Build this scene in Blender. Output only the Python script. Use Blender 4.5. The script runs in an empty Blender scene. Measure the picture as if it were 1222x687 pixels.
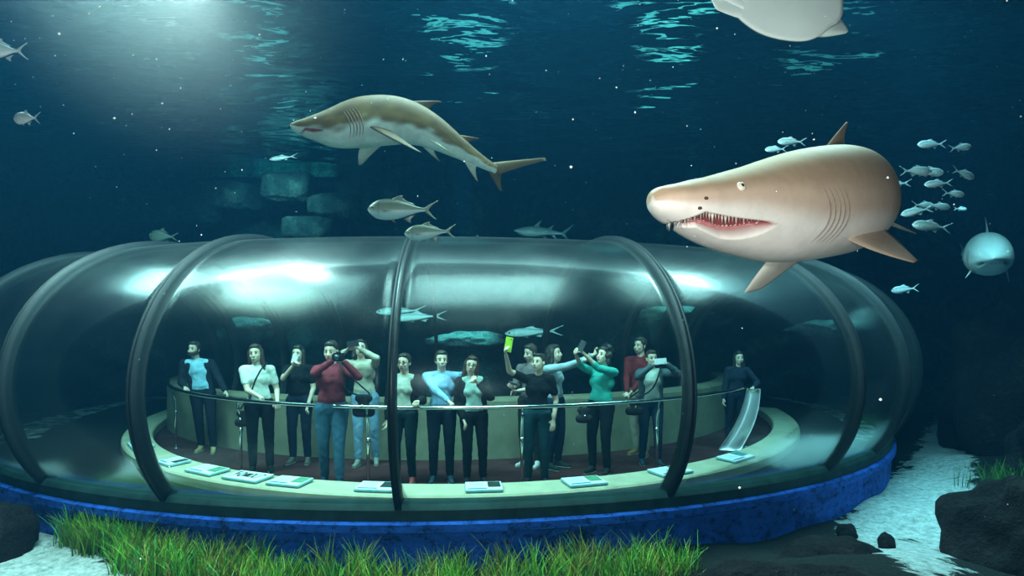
import bpy, bmesh, math, random
import numpy as np
from mathutils import Vector, Matrix, Quaternion
sc = bpy.context.scene
C = sc.collection
PI = math.pi
random.seed(7)
rng = np.random.default_rng(7)

# ------------------------------------------------------------------ camera
F_PX, CXP, HORIZON, EYE = 750.0, 611.0, 392.0, 1.8
cam_d = bpy.data.cameras.new('camera')
cam_d.sensor_width = 36.0
cam_d.lens = 36.0 * F_PX / 1222.0
cam_d.shift_y = (HORIZON - 343.5) / 1222.0
cam_d.clip_start = 0.05
cam = bpy.data.objects.new('camera', cam_d)
C.objects.link(cam)
cam.location = (0, 0, EYE)
cam.rotation_euler = (PI / 2, 0, 0)
sc.camera = cam


def P(px, py, d):
    """world point that stands d metres in front of the camera position"""
    return Vector(((px - CXP) / F_PX * d, d, EYE - (py - HORIZON) / F_PX * d))


# ------------------------------------------------------------------ world: sea water
world = bpy.data.worlds.new('water')
sc.world = world
world.use_nodes = True
wn, wl = world.node_tree.nodes, world.node_tree.links
wn.clear()
wo = wn.new('ShaderNodeOutputWorld')
bg = wn.new('ShaderNodeBackground')
bg.inputs[0].default_value = (0.004, 0.03, 0.06, 1)
bg.inputs[1].default_value = 1.0
wl.new(bg.outputs[0], wo.inputs[0])
va = wn.new('ShaderNodeVolumeAbsorption')
va.inputs['Color'].default_value = (0.0, 0.60, 0.78, 1)
va.inputs['Density'].default_value = 0.062
vs = wn.new('ShaderNodeVolumeScatter')
vs.inputs['Color'].default_value = (0.06, 0.48, 1.0, 1)
vs.inputs['Density'].default_value = 0.0042
vs.inputs['Anisotropy'].default_value = 0.3
ad = wn.new('ShaderNodeAddShader')
wl.new(va.outputs[0], ad.inputs[0])
wl.new(vs.outputs[0], ad.inputs[1])
wl.new(ad.outputs[0], wo.inputs[1])

# ------------------------------------------------------------------ lamps of the tank
SURF = 6.0                      # height of the water surface


def aim(o, target):
    o.rotation_euler = (Vector(target) - o.location).to_track_quat('-Z', 'Y').to_euler()


def area(name, loc, target, sx, sy, watt, col, spread=180):
    d = bpy.data.lights.new(name, 'AREA')
    d.shape = 'RECTANGLE'
    d.size, d.size_y, d.energy, d.color = sx, sy, watt, col
    d.spread = math.radians(spread)
    o = bpy.data.objects.new(name, d)
    C.objects.link(o)
    o.location = loc
    aim(o, target)
    return o


def spot(name, loc, target, watt, col, deg, blend=0.6, rad=0.15):
    d = bpy.data.lights.new(name, 'SPOT')
    d.energy, d.color, d.spot_size, d.spot_blend = watt, col, math.radians(deg), blend
    d.shadow_soft_size = rad
    o = bpy.data.objects.new(name, d)
    C.objects.link(o)
    o.location = loc
    aim(o, target)
    return o


CDIR = (549 - CXP) / F_PX
CC = Vector((CDIR * 14.46, 14.46, 0))       # plan centre of the curved tunnel
RC, HX, HZ, ZC, ZS = 6.96, 1.9, 1.72, 1.16, 0.10


def ring(r, phi, z):
    """phi = 0 faces the camera"""
    a = -PI / 2 + phi
    return Vector((CC.x + r * math.cos(a), CC.y + r * math.sin(a), z))


LAMP_W = 0.62
for i, (ph, w, ln) in enumerate(((-40, 90, 1.6), (-17, 620, 2.8), (8, 1150, 3.0), (34, 300, 2.2))):
    p = ring(RC + 2.1, math.radians(ph), SURF - 0.25)
    q = ring(RC + 0.6, math.radians(ph), 1)
    lo_ = area('tank_lamp', p, q, ln, 1.8, w * LAMP_W, (0.70, 1.0, 0.90))
    lo_.rotation_euler = (0, 0, math.radians(ph))
area('tank_lamp_over_open_water', (-0.8, 3.6, SURF - 0.2), (-0.8, 4.6, 0), 4.0, 1.6, 150 * LAMP_W, (0.80, 1.0, 0.80))
area('tank_lamp_over_sand', (5.9, 7.6, SURF - 0.2), (5.7, 7.8, 0), 1.4, 2.4, 215 * LAMP_W, (0.50, 1.0, 0.96), 80)
area('tank_lamp_over_grass', (-4.6, 5.2, SURF - 0.2), (-4.2, 6.0, 0), 2.0, 1.6, 400 * LAMP_W, (0.80, 1.0, 0.80), 120)
spot('surface_lamp', P(226, -66, 6.6), P(205, 260, 6.4), 850 * LAMP_W, (0.97, 1.0, 0.90), 95, 1.0, 0.25)
spot('surface_lamp', P(1015, -62, 6.6), P(1080, 240, 7.2), 420 * LAMP_W, (0.30, 0.70, 1.0), 80, 1.0, 0.25)  # blue lamp added for a bluish glow at the upper right
# spots added behind the tunnel to brighten the pale ledges and back wall
for x_, z_, w_ in ((4.15, 2.25, 3000), (-1.35, 1.55, 3000), (-6.7, 1.95, 1500), (8.3, 1.85, 1400)):
    spot('added_back_spot', (x_ + 0.2, 14.9, SURF - 0.3), (x_, 16.1, z_), w_ * LAMP_W, (0.30, 1.0, 0.86), 26, 0.5, 0.2)
spot('added_back_spot', (-5.5, 13.4, SURF - 0.4), (-5.9, 17.2, 3.8), 900 * LAMP_W, (0.45, 1.0, 0.85), 90, 1.0, 0.2)
# the photographer's two strobes
spot('strobe', (-0.8, -0.25, EYE + 0.45), P(600, 370, 5.0), 340, (1.0, 0.92, 0.84), 140, 0.9, 0.12)
spot('strobe', (0.75, -0.25, EYE - 0.35), P(880, 235, 2.6), 210, (1.0, 0.90, 0.80), 58, 0.9, 0.12)

vsx = sc.view_settings
vsx.view_transform = 'Standard'
vsx.look = 'None'
vsx.exposure = 0.12
vsx.gamma = 1.0
vsx.use_curve_mapping = False
sc.cycles.transparent_max_bounces = 32
sc.cycles.max_bounces = 8
sc.cycles.volume_bounces = 0
sc.cycles.sample_clamp_indirect = 6.0
sc.cycles.caustics_reflective = False
sc.cycles.caustics_refractive = False

# ------------------------------------------------------------------ helpers


def tag(o, label=None, cat=None, group=None, kind=None):
    if label:
        o['label'] = label
    if cat:
        o['category'] = cat
    if group:
        o['group'] = group
    if kind:
        o['kind'] = kind
    return o


def empty(name, loc=(0, 0, 0), rz=0.0):
    o = bpy.data.objects.new(name, None)
    o.empty_display_size = 0.1
    C.objects.link(o)
    o.location = loc
    o.rotation_euler = (0, 0, rz)
    return o


def mesh_obj(name, verts, faces, mat, parent=None, smooth=True, cols=None):
    me = bpy.data.meshes.new(name)
    me.from_pydata([tuple(v) for v in verts], [], faces)
    if cols is not None:
        at = me.color_attributes.new('tone', 'FLOAT_COLOR', 'POINT')
        arr = np.ones((len(verts), 4), dtype=np.float32)
        arr[:, :3] = np.asarray(cols, dtype=np.float32)
        at.data.foreach_set('color', arr.ravel())
    if smooth:
        me.polygons.foreach_set('use_smooth', [True] * len(me.polygons))
    me.materials.append(mat)
    me.update()
    o = bpy.data.objects.new(name, me)
    C.objects.link(o)
    if parent is not None:
        o.parent = parent
    return o


def bm_obj(name, bm, mat, parent=None, smooth=False):
    me = bpy.data.meshes.new(name)
    bm.normal_update()
    bm.to_mesh(me)
    bm.free()
    if smooth:
        me.polygons.foreach_set('use_smooth', [True] * len(me.polygons))
    me.materials.append(mat)
    o = bpy.data.objects.new(name, me)
    C.objects.link(o)
    if parent is not None:
        o.parent = parent
    return o


def grid_faces(nu, nv, wrap_v=False, off=0):
    """faces of an nu x nv vertex grid (index u*nv+v)"""
    f = []
    for u in range(nu - 1):
        for v in range(nv if wrap_v else nv - 1):
            v2 = (v + 1) % nv
            f.append((off + u * nv + v, off + u * nv + v2, off + (u + 1) * nv + v2, off + (u + 1) * nv + v))
    return f


def tube_mesh(pts, rad, n=10, off=0, cap=True):
    """verts, faces of a tube along pts; rad a number or a list"""
    pts = [Vector(p) for p in pts]
    m = len(pts)
    rads = rad if isinstance(rad, (list, tuple)) else [rad] * m
    vs_, fs_ = [], []
    ref = None
    for i, p in enumerate(pts):
        t = (pts[min(i + 1, m - 1)] - pts[max(i - 1, 0)]).normalized()
        if ref is None:
            ref = t.orthogonal().normalized()
        ref = (ref - t * ref.dot(t)).normalized()
        b = t.cross(ref)
        for k in range(n):
            a = 2 * PI * k / n
            vs_.append(p + (ref * math.cos(a) + b * math.sin(a)) * rads[i])
    fs_ += grid_faces(m, n, True, off)
    if cap:
        fs_.append(tuple(off + k for k in range(n))[::-1])
        fs_.append(tuple(off + (m - 1) * n + k for k in range(n)))
    return vs_, fs_


def tube_obj(name, pts, rad, mat, parent=None, n=10):
    v, f = tube_mesh(pts, rad, n)
    return mesh_obj(name, v, f, mat, parent)


def box_bm(sx, sy, sz, bevel=0.0, loc=(0, 0, 0), seg=1):
    bm = bmesh.new()
    bmesh.ops.create_cube(bm, size=1)
    bmesh.ops.scale(bm, vec=(sx, sy, sz), verts=bm.verts)
    if bevel:
        bmesh.ops.bevel(bm, geom=bm.edges[:], offset=bevel, segments=seg, affect='EDGES')
    bmesh.ops.translate(bm, vec=loc, verts=bm.verts)
    return bm


def catmull(pts, n):
    """n points evenly spread in parameter over a Catmull-Rom curve through pts (numpy array k x d)"""
    p = np.asarray(pts, float)
    k = len(p)
    ext = np.vstack([2 * p[0] - p[1], p, 2 * p[-1] - p[-2]])
    out = []
    for i in range(n):
        t = i / (n - 1) * (k - 1)
        j = min(int(t), k - 2)
        u = t - j
        a, b, c, d = ext[j], ext[j + 1], ext[j + 2], ext[j + 3]
        out.append(0.5 * (2 * b + (c - a) * u + (2 * a - 5 * b + 4 * c - d) * u * u + (3 * b - a - 3 * c + d) * u ** 3))
    return np.array(out)


def smooth_interp(x, xs, ys):
    """monotone-ish smooth interpolation of a profile table"""
    xs = np.asarray(xs, float)
    ys = np.asarray(ys, float)
    m = np.gradient(ys, xs)
    x = np.clip(np.asarray(x, float), xs[0], xs[-1])
    i = np.clip(np.searchsorted(xs, x, side='right') - 1, 0, len(xs) - 2)
    h = xs[i + 1] - xs[i]
    t = (x - xs[i]) / h
    return ((2 * t ** 3 - 3 * t ** 2 + 1) * ys[i] + (t ** 3 - 2 * t ** 2 + t) * h * m[i]
            + (-2 * t ** 3 + 3 * t ** 2) * ys[i + 1] + (t ** 3 - t ** 2) * h * m[i + 1])


# ------------------------------------------------------------------ materials
MATS = {}


class Mat:
    """small node-tree builder"""

    def __init__(self, name):
        self.m = bpy.data.materials.new(name)
        self.m.use_nodes = True
        self.n = self.m.node_tree.nodes
        self.l = self.m.node_tree.links
        self.n.clear()
        self.out = self.n.new('ShaderNodeOutputMaterial')

    def node(self, t, **kw):
        nd = self.n.new(t)
        for k, v in kw.items():
            if k in nd.inputs:
                nd.inputs[k].default_value = v
            else:
                setattr(nd, k, v)
        return nd

    def link(self, a, b):
        self.l.new(a, b)

    def coords(self, kind='Object', scale=(1, 1, 1)):
        tc = self.node('ShaderNodeTexCoord')
        mp = self.node('ShaderNodeMapping')
        mp.inputs['Scale'].default_value = scale
        self.link(tc.outputs[kind], mp.inputs[0])
        return mp.outputs[0]

    def noise(self, co, scale, detail=4, rough=0.6, dist=0.0):
        nz = self.node('ShaderNodeTexNoise')
        nz.inputs['Scale'].default_value = scale
        nz.inputs['Detail'].default_value = detail
        nz.inputs['Roughness'].default_value = rough
        nz.inputs['Distortion'].default_value = dist
        self.link(co, nz.inputs['Vector'])
        return nz.outputs['Fac']

    def ramp(self, fac, stops):
        r = self.node('ShaderNodeValToRGB')
        e = r.color_ramp.elements
        while len(e) < len(stops):
            e.new(0.5)
        for el, (p, c) in zip(e, stops):
            el.position = p
            el.color = (*c, 1) if len(c) == 3 else c
        self.link(fac, r.inputs[0])
        return r.outputs[0]

    def mix(self, fac, a, b, mode='MIX'):
        mx = self.node('ShaderNodeMix', data_type='RGBA', blend_type=mode)
        for s, v in ((0, fac), (6, a), (7, b)):
            if isinstance(v, (int, float)):
                mx.inputs[s].default_value = v
            elif isinstance(v, tuple):
                mx.inputs[s].default_value = (*v, 1)
            else:
                self.link(v, mx.inputs[s])
        return mx.outputs[2]

    def bump(self, h, strength=0.4, dist=0.02):
        b = self.node('ShaderNodeBump')
        b.inputs['Strength'].default_value = strength
        b.inputs['Distance'].default_value = dist
        self.link(h, b.inputs['Height'])
        return b.outputs[0]

    def surface(self, col, rough=0.6, metal=0.0, spec=0.5, normal=None, coat=0.0):
        b = self.node('ShaderNodeBsdfPrincipled')
        if isinstance(col, tuple):
            b.inputs['Base Color'].default_value = (*col, 1)
        else:
            self.link(col, b.inputs['Base Color'])
        if isinstance(rough, (int, float)):
            b.inputs['Roughness'].default_value = rough
        else:
            self.link(rough, b.inputs['Roughness'])
        b.inputs['Metallic'].default_value = metal
        b.inputs['Specular IOR Level'].default_value = spec
        b.inputs['Coat Weight'].default_value = coat
        if normal is not None:
            self.link(normal, b.inputs['Normal'])
        self.link(b.outputs[0], self.out.inputs[0])
        return b


def plain(name, col, rough=0.6, metal=0.0, spec=0.4, var=0.12, scale=12.0, bump=0.0):
    if name in MATS:
        return MATS[name]
    m = Mat(name)
    co = m.coords()
    nz = m.noise(co, scale, 4)
    lo = tuple(c * (1 - var) for c in col)
    hi = tuple(min(1, c * (1 + var)) for c in col)
    cc = m.ramp(nz, [(0.3, lo), (0.7, hi)])
    m.surface(cc, rough, metal, spec, m.bump(nz, bump, 0.01) if bump else None)
    MATS[name] = m.m
    return m.m


def tone_mat(name, rough=0.5, spec=0.4, mottle=0.12, scale=14.0, bump=0.0, coat=0.0):
    """colour comes from the mesh's own 'tone' attribute, mottled"""
    if name in MATS:
        return MATS[name]
    m = Mat(name)
    at = m.node('ShaderNodeAttribute', attribute_name='tone')
    co = m.coords()
    nz = m.noise(co, scale, 5, 0.65)
    k = m.ramp(nz, [(0.3, (1 - mottle,) * 3), (0.7, (1 + mottle * 0.5,) * 3)])
    cc = m.mix(1.0, at.outputs['Color'], k, 'MULTIPLY')
    m.surface(cc, rough, 0, spec, m.bump(nz, bump, 0.01) if bump else None, coat)
    MATS[name] = m.m
    return m.m
# ------------------------------------------------------------------ materials of the setting


def mk_water():
    m = Mat('water_surface')
    co = m.coords('Object', (0.55, 1.25, 1.0))
    n1 = m.noise(co, 0.8, 2, 0.4, 0.5)
    n2 = m.noise(co, 3.2, 2, 0.5, 0.3)
    ma = m.node('ShaderNodeMath', operation='MULTIPLY_ADD')
    m.link(n2, ma.inputs[0])
    ma.inputs[1].default_value = 0.10
    m.link(n1, ma.inputs[2])
    nb = m.bump(ma.outputs[0], 1.0, 0.16)
    g = m.node('ShaderNodeBsdfGlossy')
    g.inputs['Color'].default_value = (0.75, 0.95, 0.95, 1)
    g.inputs['Roughness'].default_value = 0.03
    m.link(nb, g.inputs['Normal'])
    m.link(g.outputs[0], m.out.inputs[0])
    return m.m


def mk_glass():
    m = Mat('acrylic_glass')
    tr = m.node('ShaderNodeBsdfTransparent')
    tr.inputs[0].default_value = (0.93, 0.985, 0.975, 1)
    gl = m.node('ShaderNodeBsdfGlossy')
    gl.inputs['Color'].default_value = (0.9, 1.0, 0.98, 1)
    co = m.coords('Object', (1, 1, 1))
    nz = m.noise(co, 1.3, 3, 0.5, 0.2)
    rr = m.node('ShaderNodeMapRange')
    m.link(nz, rr.inputs[0])
    rr.inputs[3].default_value = 0.16
    rr.inputs[4].default_value = 0.30
    m.link(rr.outputs[0], gl.inputs['Roughness'])
    lw = m.node('ShaderNodeFresnel')
    lw.inputs['IOR'].default_value = 1.18
    ml = m.node('ShaderNodeMath', operation='MULTIPLY_ADD')
    m.link(lw.outputs[0], ml.inputs[0])
    ml.inputs[1].default_value = 0.55
    ml.inputs[2].default_value = 0.004
    df = m.node('ShaderNodeBsdfDiffuse')
    df.inputs[0].default_value = (0.8, 0.95, 0.92, 1)
    # fine scratches and film on the acrylic
    sc1 = m.noise(m.coords('Object', (1, 1, 3)), 1.6, 4, 0.6, 0.3)
    sr = m.node('ShaderNodeMapRange')
    m.link(sc1, sr.inputs[0])
    sr.inputs[1].default_value = 0.35
    sr.inputs[2].default_value = 0.75
    sr.inputs[3].default_value = 0.0003
    sr.inputs[4].default_value = 0.0022
    m1 = m.node('ShaderNodeMixShader')
    m.link(sr.outputs[0], m1.inputs[0])
    m.link(tr.outputs[0], m1.inputs[1])
    m.link(df.outputs[0], m1.inputs[2])
    m2 = m.node('ShaderNodeMixShader')
    m.link(ml.outputs[0], m2.inputs[0])
    m.link(m1.outputs[0], m2.inputs[1])
    m.link(gl.outputs[0], m2.inputs[2])
    m.link(m2.outputs[0], m.out.inputs[0])
    return m.m


def mk_sand():
    m = Mat('sand_and_gravel')
    co = m.coords()
    fine = m.noise(co, 26, 6, 0.8)
    mid = m.noise(co, 3.5, 6, 0.7, 0.3)
    sand = m.ramp(fine, [(0.30, (0.20, 0.26, 0.25)), (0.42, (0.62, 0.68, 0.66)), (0.62, (0.84, 0.88, 0.86))])
    grav = m.ramp(fine, [(0.35, (0.006, 0.008, 0.008)), (0.65, (0.030, 0.034, 0.030))])
    at = m.node('ShaderNodeAttribute', attribute_name='tone')
    ms = m.node('ShaderNodeMath', operation='MULTIPLY')
    m.link(at.outputs['Fac'], ms.inputs[0])
    ms.inputs[1].default_value = 0.62
    ma = m.node('ShaderNodeMath', operation='MULTIPLY_ADD')
    m.link(mid, ma.inputs[0])
    ma.inputs[1].default_value = 0.9
    m.link(ms.outputs[0], ma.inputs[2])
    k = m.ramp(ma.outputs[0], [(0.80, (0, 0, 0)), (0.86, (1, 1, 1))])
    # scattered dark debris and ripples of darker grains on the sand
    deb = m.ramp(m.noise(co, 2.6, 7, 0.75, 0.6), [(0.60, (1, 1, 1)), (0.66, (0.05, 0.07, 0.06))])
    grain = m.ramp(m.noise(co, 11, 4, 0.7), [(0.30, (0.45, 0.50, 0.48)), (0.60, (1, 1, 1))])
    sand2 = m.mix(1.0, m.mix(1.0, sand, deb, 'MULTIPLY'), grain, 'MULTIPLY')
    m.surface(m.mix(k, grav, sand2), 0.9, 0, 0.2, m.bump(fine, 0.9, 0.05))
    return m.m


def mk_rock(name, c1, c2, c3, scale=1.2):
    m = Mat(name)
    co = m.coords()
    n1 = m.noise(co, scale, 8, 0.7, 0.5)
    n2 = m.noise(co, scale * 9, 5, 0.7)
    a = m.ramp(n1, [(0.35, c1), (0.55, c2), (0.72, c3)])
    k = m.ramp(n2, [(0.3, (0.45, 0.45, 0.45)), (0.7, (1.25, 1.25, 1.25))])
    m.surface(m.mix(1.0, a, k, 'MULTIPLY'), 0.9, 0, 0.2, m.bump(n2, 1.0, 0.14))
    return m.m


def mk_blue():
    m = Mat('blue_painted_wall')
    co = m.coords('Object', (1, 1, 1.6))
    n1 = m.noise(co, 2.2, 8, 0.72, 0.8)
    n2 = m.noise(co, 9, 6, 0.75)
    a = m.ramp(n1, [(0.30, (0.004, 0.012, 0.05)), (0.44, (0.018, 0.11, 0.58)), (0.65, (0.03, 0.17, 0.85))])
    k = m.ramp(n2, [(0.36, (0.12, 0.16, 0.2)), (0.50, (1, 1, 1))])
    m.surface(m.mix(1.0, a, k, 'MULTIPLY'), 0.75, 0, 0.3, m.bump(n2, 0.5, 0.02))
    return m.m


M_WATER, M_GLASS, M_SAND, M_BLUE = mk_water(), mk_glass(), mk_sand(), mk_blue()
M_ROCKW = mk_rock('tank_wall_rock', (0.006, 0.012, 0.014), (0.03, 0.055, 0.055), (0.16, 0.20, 0.17), 0.55)
M_ROCKD = mk_rock('dark_rock', (0.006, 0.006, 0.007), (0.022, 0.018, 0.018), (0.06, 0.05, 0.045), 1.6)
M_ROCKG = mk_rock('grey_stone', (0.06, 0.08, 0.07), (0.16, 0.19, 0.17), (0.34, 0.36, 0.32), 4)
M_STEEL = plain('dark_steel', (0.05, 0.065, 0.065), 0.35, 0.7, 0.5, 0.2, 6)
M_RUBBER = plain('black_rubber', (0.012, 0.015, 0.016), 0.55, 0, 0.4, 0.2, 10)
M_FRAME = plain('dark_sill', (0.018, 0.045, 0.042), 0.6, 0, 0.3, 0.4, 5)
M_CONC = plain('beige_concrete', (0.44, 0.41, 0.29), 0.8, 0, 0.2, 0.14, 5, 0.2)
M_PARA = plain('shaded_concrete', (0.22, 0.20, 0.135), 0.85, 0, 0.2, 0.2, 3, 0.2)  # beige concrete with the parapet's shade darkened into its colour
M_CARPET = plain('maroon_carpet', (0.060, 0.022, 0.022), 0.95, 0, 0.1, 0.45, 2.5)
M_DARKFLOOR = plain('dark_gravel', (0.012, 0.017, 0.018), 0.95, 0, 0.1, 0.5, 6)
M_CHROME = plain('polished_steel', (0.72, 0.74, 0.72), 0.18, 1.0, 0.5, 0.05, 4)

# ------------------------------------------------------------------ seabed, tank walls, water surface
HUMPS = [(2.6, 5.2, 0.22, 1.0), (3.6, 5.6, 0.20, 0.8), (-6.5, 7.5, 0.12, 1.5), (8.5, 9.5, 0.35, 1.5)]


def ground_z(x, y):
    z = -0.5 + 0.04 * math.sin(1.3 * x + 0.6) * math.cos(0.9 * y) + 0.025 * math.sin(3.1 * x + 2.2 * y)
    for hx, hy, h, r in HUMPS:
        z += h * math.exp(-((x - hx) ** 2 + (y - hy) ** 2) / (r * r))
    return z


def plan(px, py, z=-0.5):
    """plan position of a seabed point"""
    d = (EYE - z) * F_PX / (py - HORIZON)
    return ((px - CXP) / F_PX * d, d)


# outlines, in plan, of the patches of bare white sand
SAND_PATCH = [[plan(*q) for q in poly] for poly in (
    ((1012, 596), (985, 640), (1000, 668), (1055, 690), (1075, 760), (1145, 760), (1160, 640), (1172, 560), (1190, 520), (1160, 494), (1118, 494), (1098, 520), (1085, 548), (1045, 574)),
    ((-60, 545), (40, 552), (58, 590), (70, 632), (110, 660), (170, 690), (220, 760), (-60, 800)))]


def patch_dist(x, y):
    """signed distance (inside positive) to the nearest sand patch"""
    best = -9.0
    for poly in SAND_PATCH:
        inside, dm = False, 9.0
        for (x0, y0), (x1, y1) in zip(poly, poly[1:] + poly[:1]):
            if (y0 > y) != (y1 > y) and x < (x1 - x0) * (y - y0) / (y1 - y0) + x0:
                inside = not inside
            ex, ey = x1 - x0, y1 - y0
            t = max(0, min(1, ((x - x0) * ex + (y - y0) * ey) / (ex * ex + ey * ey)))
            dm = min(dm, math.hypot(x - x0 - t * ex, y - y0 - t * ey))
        best = max(best, dm if inside else -dm)
    return best


gx, gy = np.linspace(-15, 15, 181), np.linspace(-3, 21, 161)
gv = [(x, y, ground_z(x, y)) for x in gx for y in gy]
gc = []
for x, y, z in gv:
    q = min(1.0, max(0.0, 0.5 + patch_dist(x, y) / 0.7))
    gc.append((q, q, q))
seabed = mesh_obj('floor', gv, [f[::-1] for f in grid_faces(181, 161)], M_SAND, cols=gc)
tag(seabed, 'seabed of dark gravel with patches of white sand outside the tunnel', 'seabed', kind='structure')


def fbm(x, y, s=0):
    v, a, f = 0.0, 1.0, 1.0
    for k in range(4):
        v += a * math.sin(f * x * 1.1 + 1.7 * k + s) * math.cos(f * y * 1.3 - 0.9 * k + s * 0.7)
        v += 0.5 * a * math.sin(f * (x + y) * 0.9 + 2.3 * k)
        a *= 0.55
        f *= 1.9
    return v


def rough_wall(name, a, b, amp, label, seed, nu=90, nv=40):
    a, b = Vector(a), Vector(b)
    d = (b - a)
    nrm = Vector((-d.y, d.x, 0)).normalized()
    if nrm.dot(Vector((0, 6, 0)) - (a + b) / 2) < 0:
        nrm = -nrm
    v = []
    for i in range(nu):
        for j in range(nv):
            u, w = i / (nu - 1), j / (nv - 1)
            p = a + d * u
            z = -0.9 + w * (SURF + 1.2)
            blk = math.floor(u * 17 + 0.4 * math.floor(w * 7)) * 12.9 + math.floor(w * 7) * 4.7
            step = (math.sin(blk + seed) * 43758.5) % 1.0
            p = p + nrm * (amp * fbm(u * d.length * 0.55, z * 0.8, seed) * 0.5 + amp * 0.5 * step)
            v.append((p.x, p.y, z))
    o = mesh_obj(name, v, grid_faces(nu, nv), M_ROCKW)
    return tag(o, label, 'wall', kind='structure')


rough_wall('wall_back', (-14, 17.5, 0), (14, 17.5, 0), 0.45, 'dark rocky back wall of the aquarium tank', 1.0, 150, 44)
rough_wall('wall_left', (-13, -3, 0), (-13, 19, 0), 0.4, 'dark rocky side wall of the tank at the left', 2.2)
rough_wall('wall_right', (13, -3, 0), (13, 19, 0), 0.4, 'dark rocky side wall of the tank at the right', 3.1)
rough_wall('wall_front', (-14, -3, 0), (14, -3, 0), 0.3, 'dark rocky tank wall behind the viewer', 4.4)

wx, wy = np.linspace(-14, 14, 141), np.linspace(-3, 19, 141)
wv = [(x, y, SURF + 0.03 * math.sin(1.9 * x + 0.7 * math.sin(1.1 * y)) * math.cos(2.6 * y + 0.5 * math.sin(2.1 * x)))
      for x in wx for y in wy]
ws = mesh_obj('ceiling', wv, grid_faces(141, 141), M_WATER)
tag(ws, 'rippled water surface seen from below', 'water surface', kind='structure')

# ------------------------------------------------------------------ the tunnel
PHI_MAX = math.radians(84)


def sect(psi, grow=0.0):
    """cross-section: psi from outer sill over the top to the inner sill; returns (radius, z)"""
    return RC + (HX + grow) * math.cos(psi), ZC + (HZ + grow) * math.sin(psi)


PSI0 = -math.asin((ZC - ZS) / HZ)
PSI1 = PI - PSI0


def phi_of_px(px, r):
    best, bp = 1e9, 0
    for k in range(-600, 601):
        ph = k * math.radians(60) / 600
        p = ring(r, ph, 0)
        if p.y < CC.y:
            e = abs(CXP + F_PX * p.x / p.y - px)
            if e < best:
                best, bp = e, ph
    return bp


SILL_R = sect(PSI0)[0]
RIB = [phi_of_px(px, SILL_R) for px in (55, 200, 476, 796, 985, 1040)]
step_l = RIB[1] - RIB[0]
RIB = [RIB[0] - 0.55] + [RIB[0] - 0.26] + RIB + [RIB[-1] + 0.22, RIB[-1] + 0.5]
RIB = [r for r in RIB if abs(r) < PHI_MAX]

tunnel = empty('aquarium_tunnel', (CC.x, CC.y, 0))
tag(tunnel, 'curved walk-through aquarium tunnel of clear acrylic with dark ribs on a blue base', 'tunnel')


def loc(v):
    return Vector(v) - Vector((CC.x, CC.y, 0))


def shell(name, ph0, ph1, psi0, psi1, g_out, g_in, mat, nphi, npsi, closed=True):
    """a curved solid slab of the tube between two angles"""
    v = []
    for g in (g_out, g_in):
        for i in range(nphi):
            ph = ph0 + (ph1 - ph0) * i / (nphi - 1)
            for j in range(npsi):
                r, z = sect(psi0 + (psi1 - psi0) * j / (npsi - 1), g)
                v.append(loc(ring(r, ph, z)))
    n = nphi * npsi
    f = [q for q in grid_faces(nphi, npsi)] + [q[::-1] for q in grid_faces(nphi, npsi, off=n)]
    for i in range(nphi - 1):
        for j in (0, npsi - 1):
            a, b = i * npsi + j, (i + 1) * npsi + j
            q = (a, b, n + b, n + a)
            f.append(q if j == 0 else q[::-1])
    for j in range(npsi - 1):
        for i in (0, nphi - 1):
            a, b = i * npsi + j, i * npsi + j + 1
            q = (a, n + a, n + b, b)
            f.append(q if i == 0 else q[::-1])
    return mesh_obj(name, v, f, mat, tunnel)


edges = [-PHI_MAX] + RIB + [PHI_MAX]
for a, b in zip(edges[:-1], edges[1:]):
    shell('glass_panel', a + 0.001, b - 0.001, PSI0, PSI1, 0.0, -0.06, M_GLASS, max(6, int((b - a) * 60)), 56)
for ph in RIB:
    hw = 0.022 / SILL_R
    rb = shell('rib', ph - hw, ph + hw, PSI0 - 0.02, PSI1 + 0.02, 0.05, -0.09, M_STEEL, 3, 60)
    for s in (-1, 1):
        e = shell('seal', ph + s * hw - 0.008 / SILL_R, ph + s * hw + 0.008 / SILL_R, PSI0 - 0.02, PSI1 + 0.02, 0.065, -0.1, M_RUBBER, 2, 60)
        e.parent = rb


def band(name, prof, mat, parent, n=120, centre=True, ph=PHI_MAX):
    """sweep a closed (radius, z) profile along the arc"""
    v, k = [], len(prof)
    for i in range(n):
        p_ = -ph + 2 * ph * i / (n - 1)
        for r, z in prof:
            w = ring(r, p_, z)
            v.append(loc(w) if centre else w)
    f = grid_faces(n, k, True)
    f.append(tuple(range(k)))
    f.append(tuple((n - 1) * k + j for j in range(k))[::-1])
    return mesh_obj(name, v, f, mat, parent, smooth=False)


R0, R1 = SILL_R, 2 * RC - SILL_R
band('sill_frame', [(R0 - 0.14, -0.02), (R0 + 0.07, -0.02), (R0 + 0.07, 0.08), (R0 + 0.03, 0.13), (R0 - 0.14, 0.13)], M_FRAME, tunnel)
band('sill_frame', [(R1 + 0.14, -0.02), (R1 - 0.07, -0.02), (R1 - 0.07, 0.08), (R1 - 0.03, 0.13), (R1 + 0.14, 0.13)], M_FRAME, tunnel)
band('base_wall', [(R0 - 0.2, -0.8), (R0 + 0.03, -0.8), (R0 + 0.05, -0.14), (R0 + 0.11, -0.12), (R0 + 0.11, -0.045), (R0 + 0.06, -0.02), (R0 - 0.2, -0.02)], M_BLUE, tunnel, 160)
band('base_wall', [(R1 + 0.2, -0.8), (R1 - 0.03, -0.8), (R1 - 0.05, -0.14), (R1 - 0.11, -0.12), (R1 - 0.11, -0.045), (R1 - 0.06, -0.02), (R1 + 0.2, -0.02)], M_BLUE, tunnel, 160)

# ------------------------------------------------------------------ inside the tunnel
EC = Vector((CDIR * 14.5 + 0.40, 14.5, 0))


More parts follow.
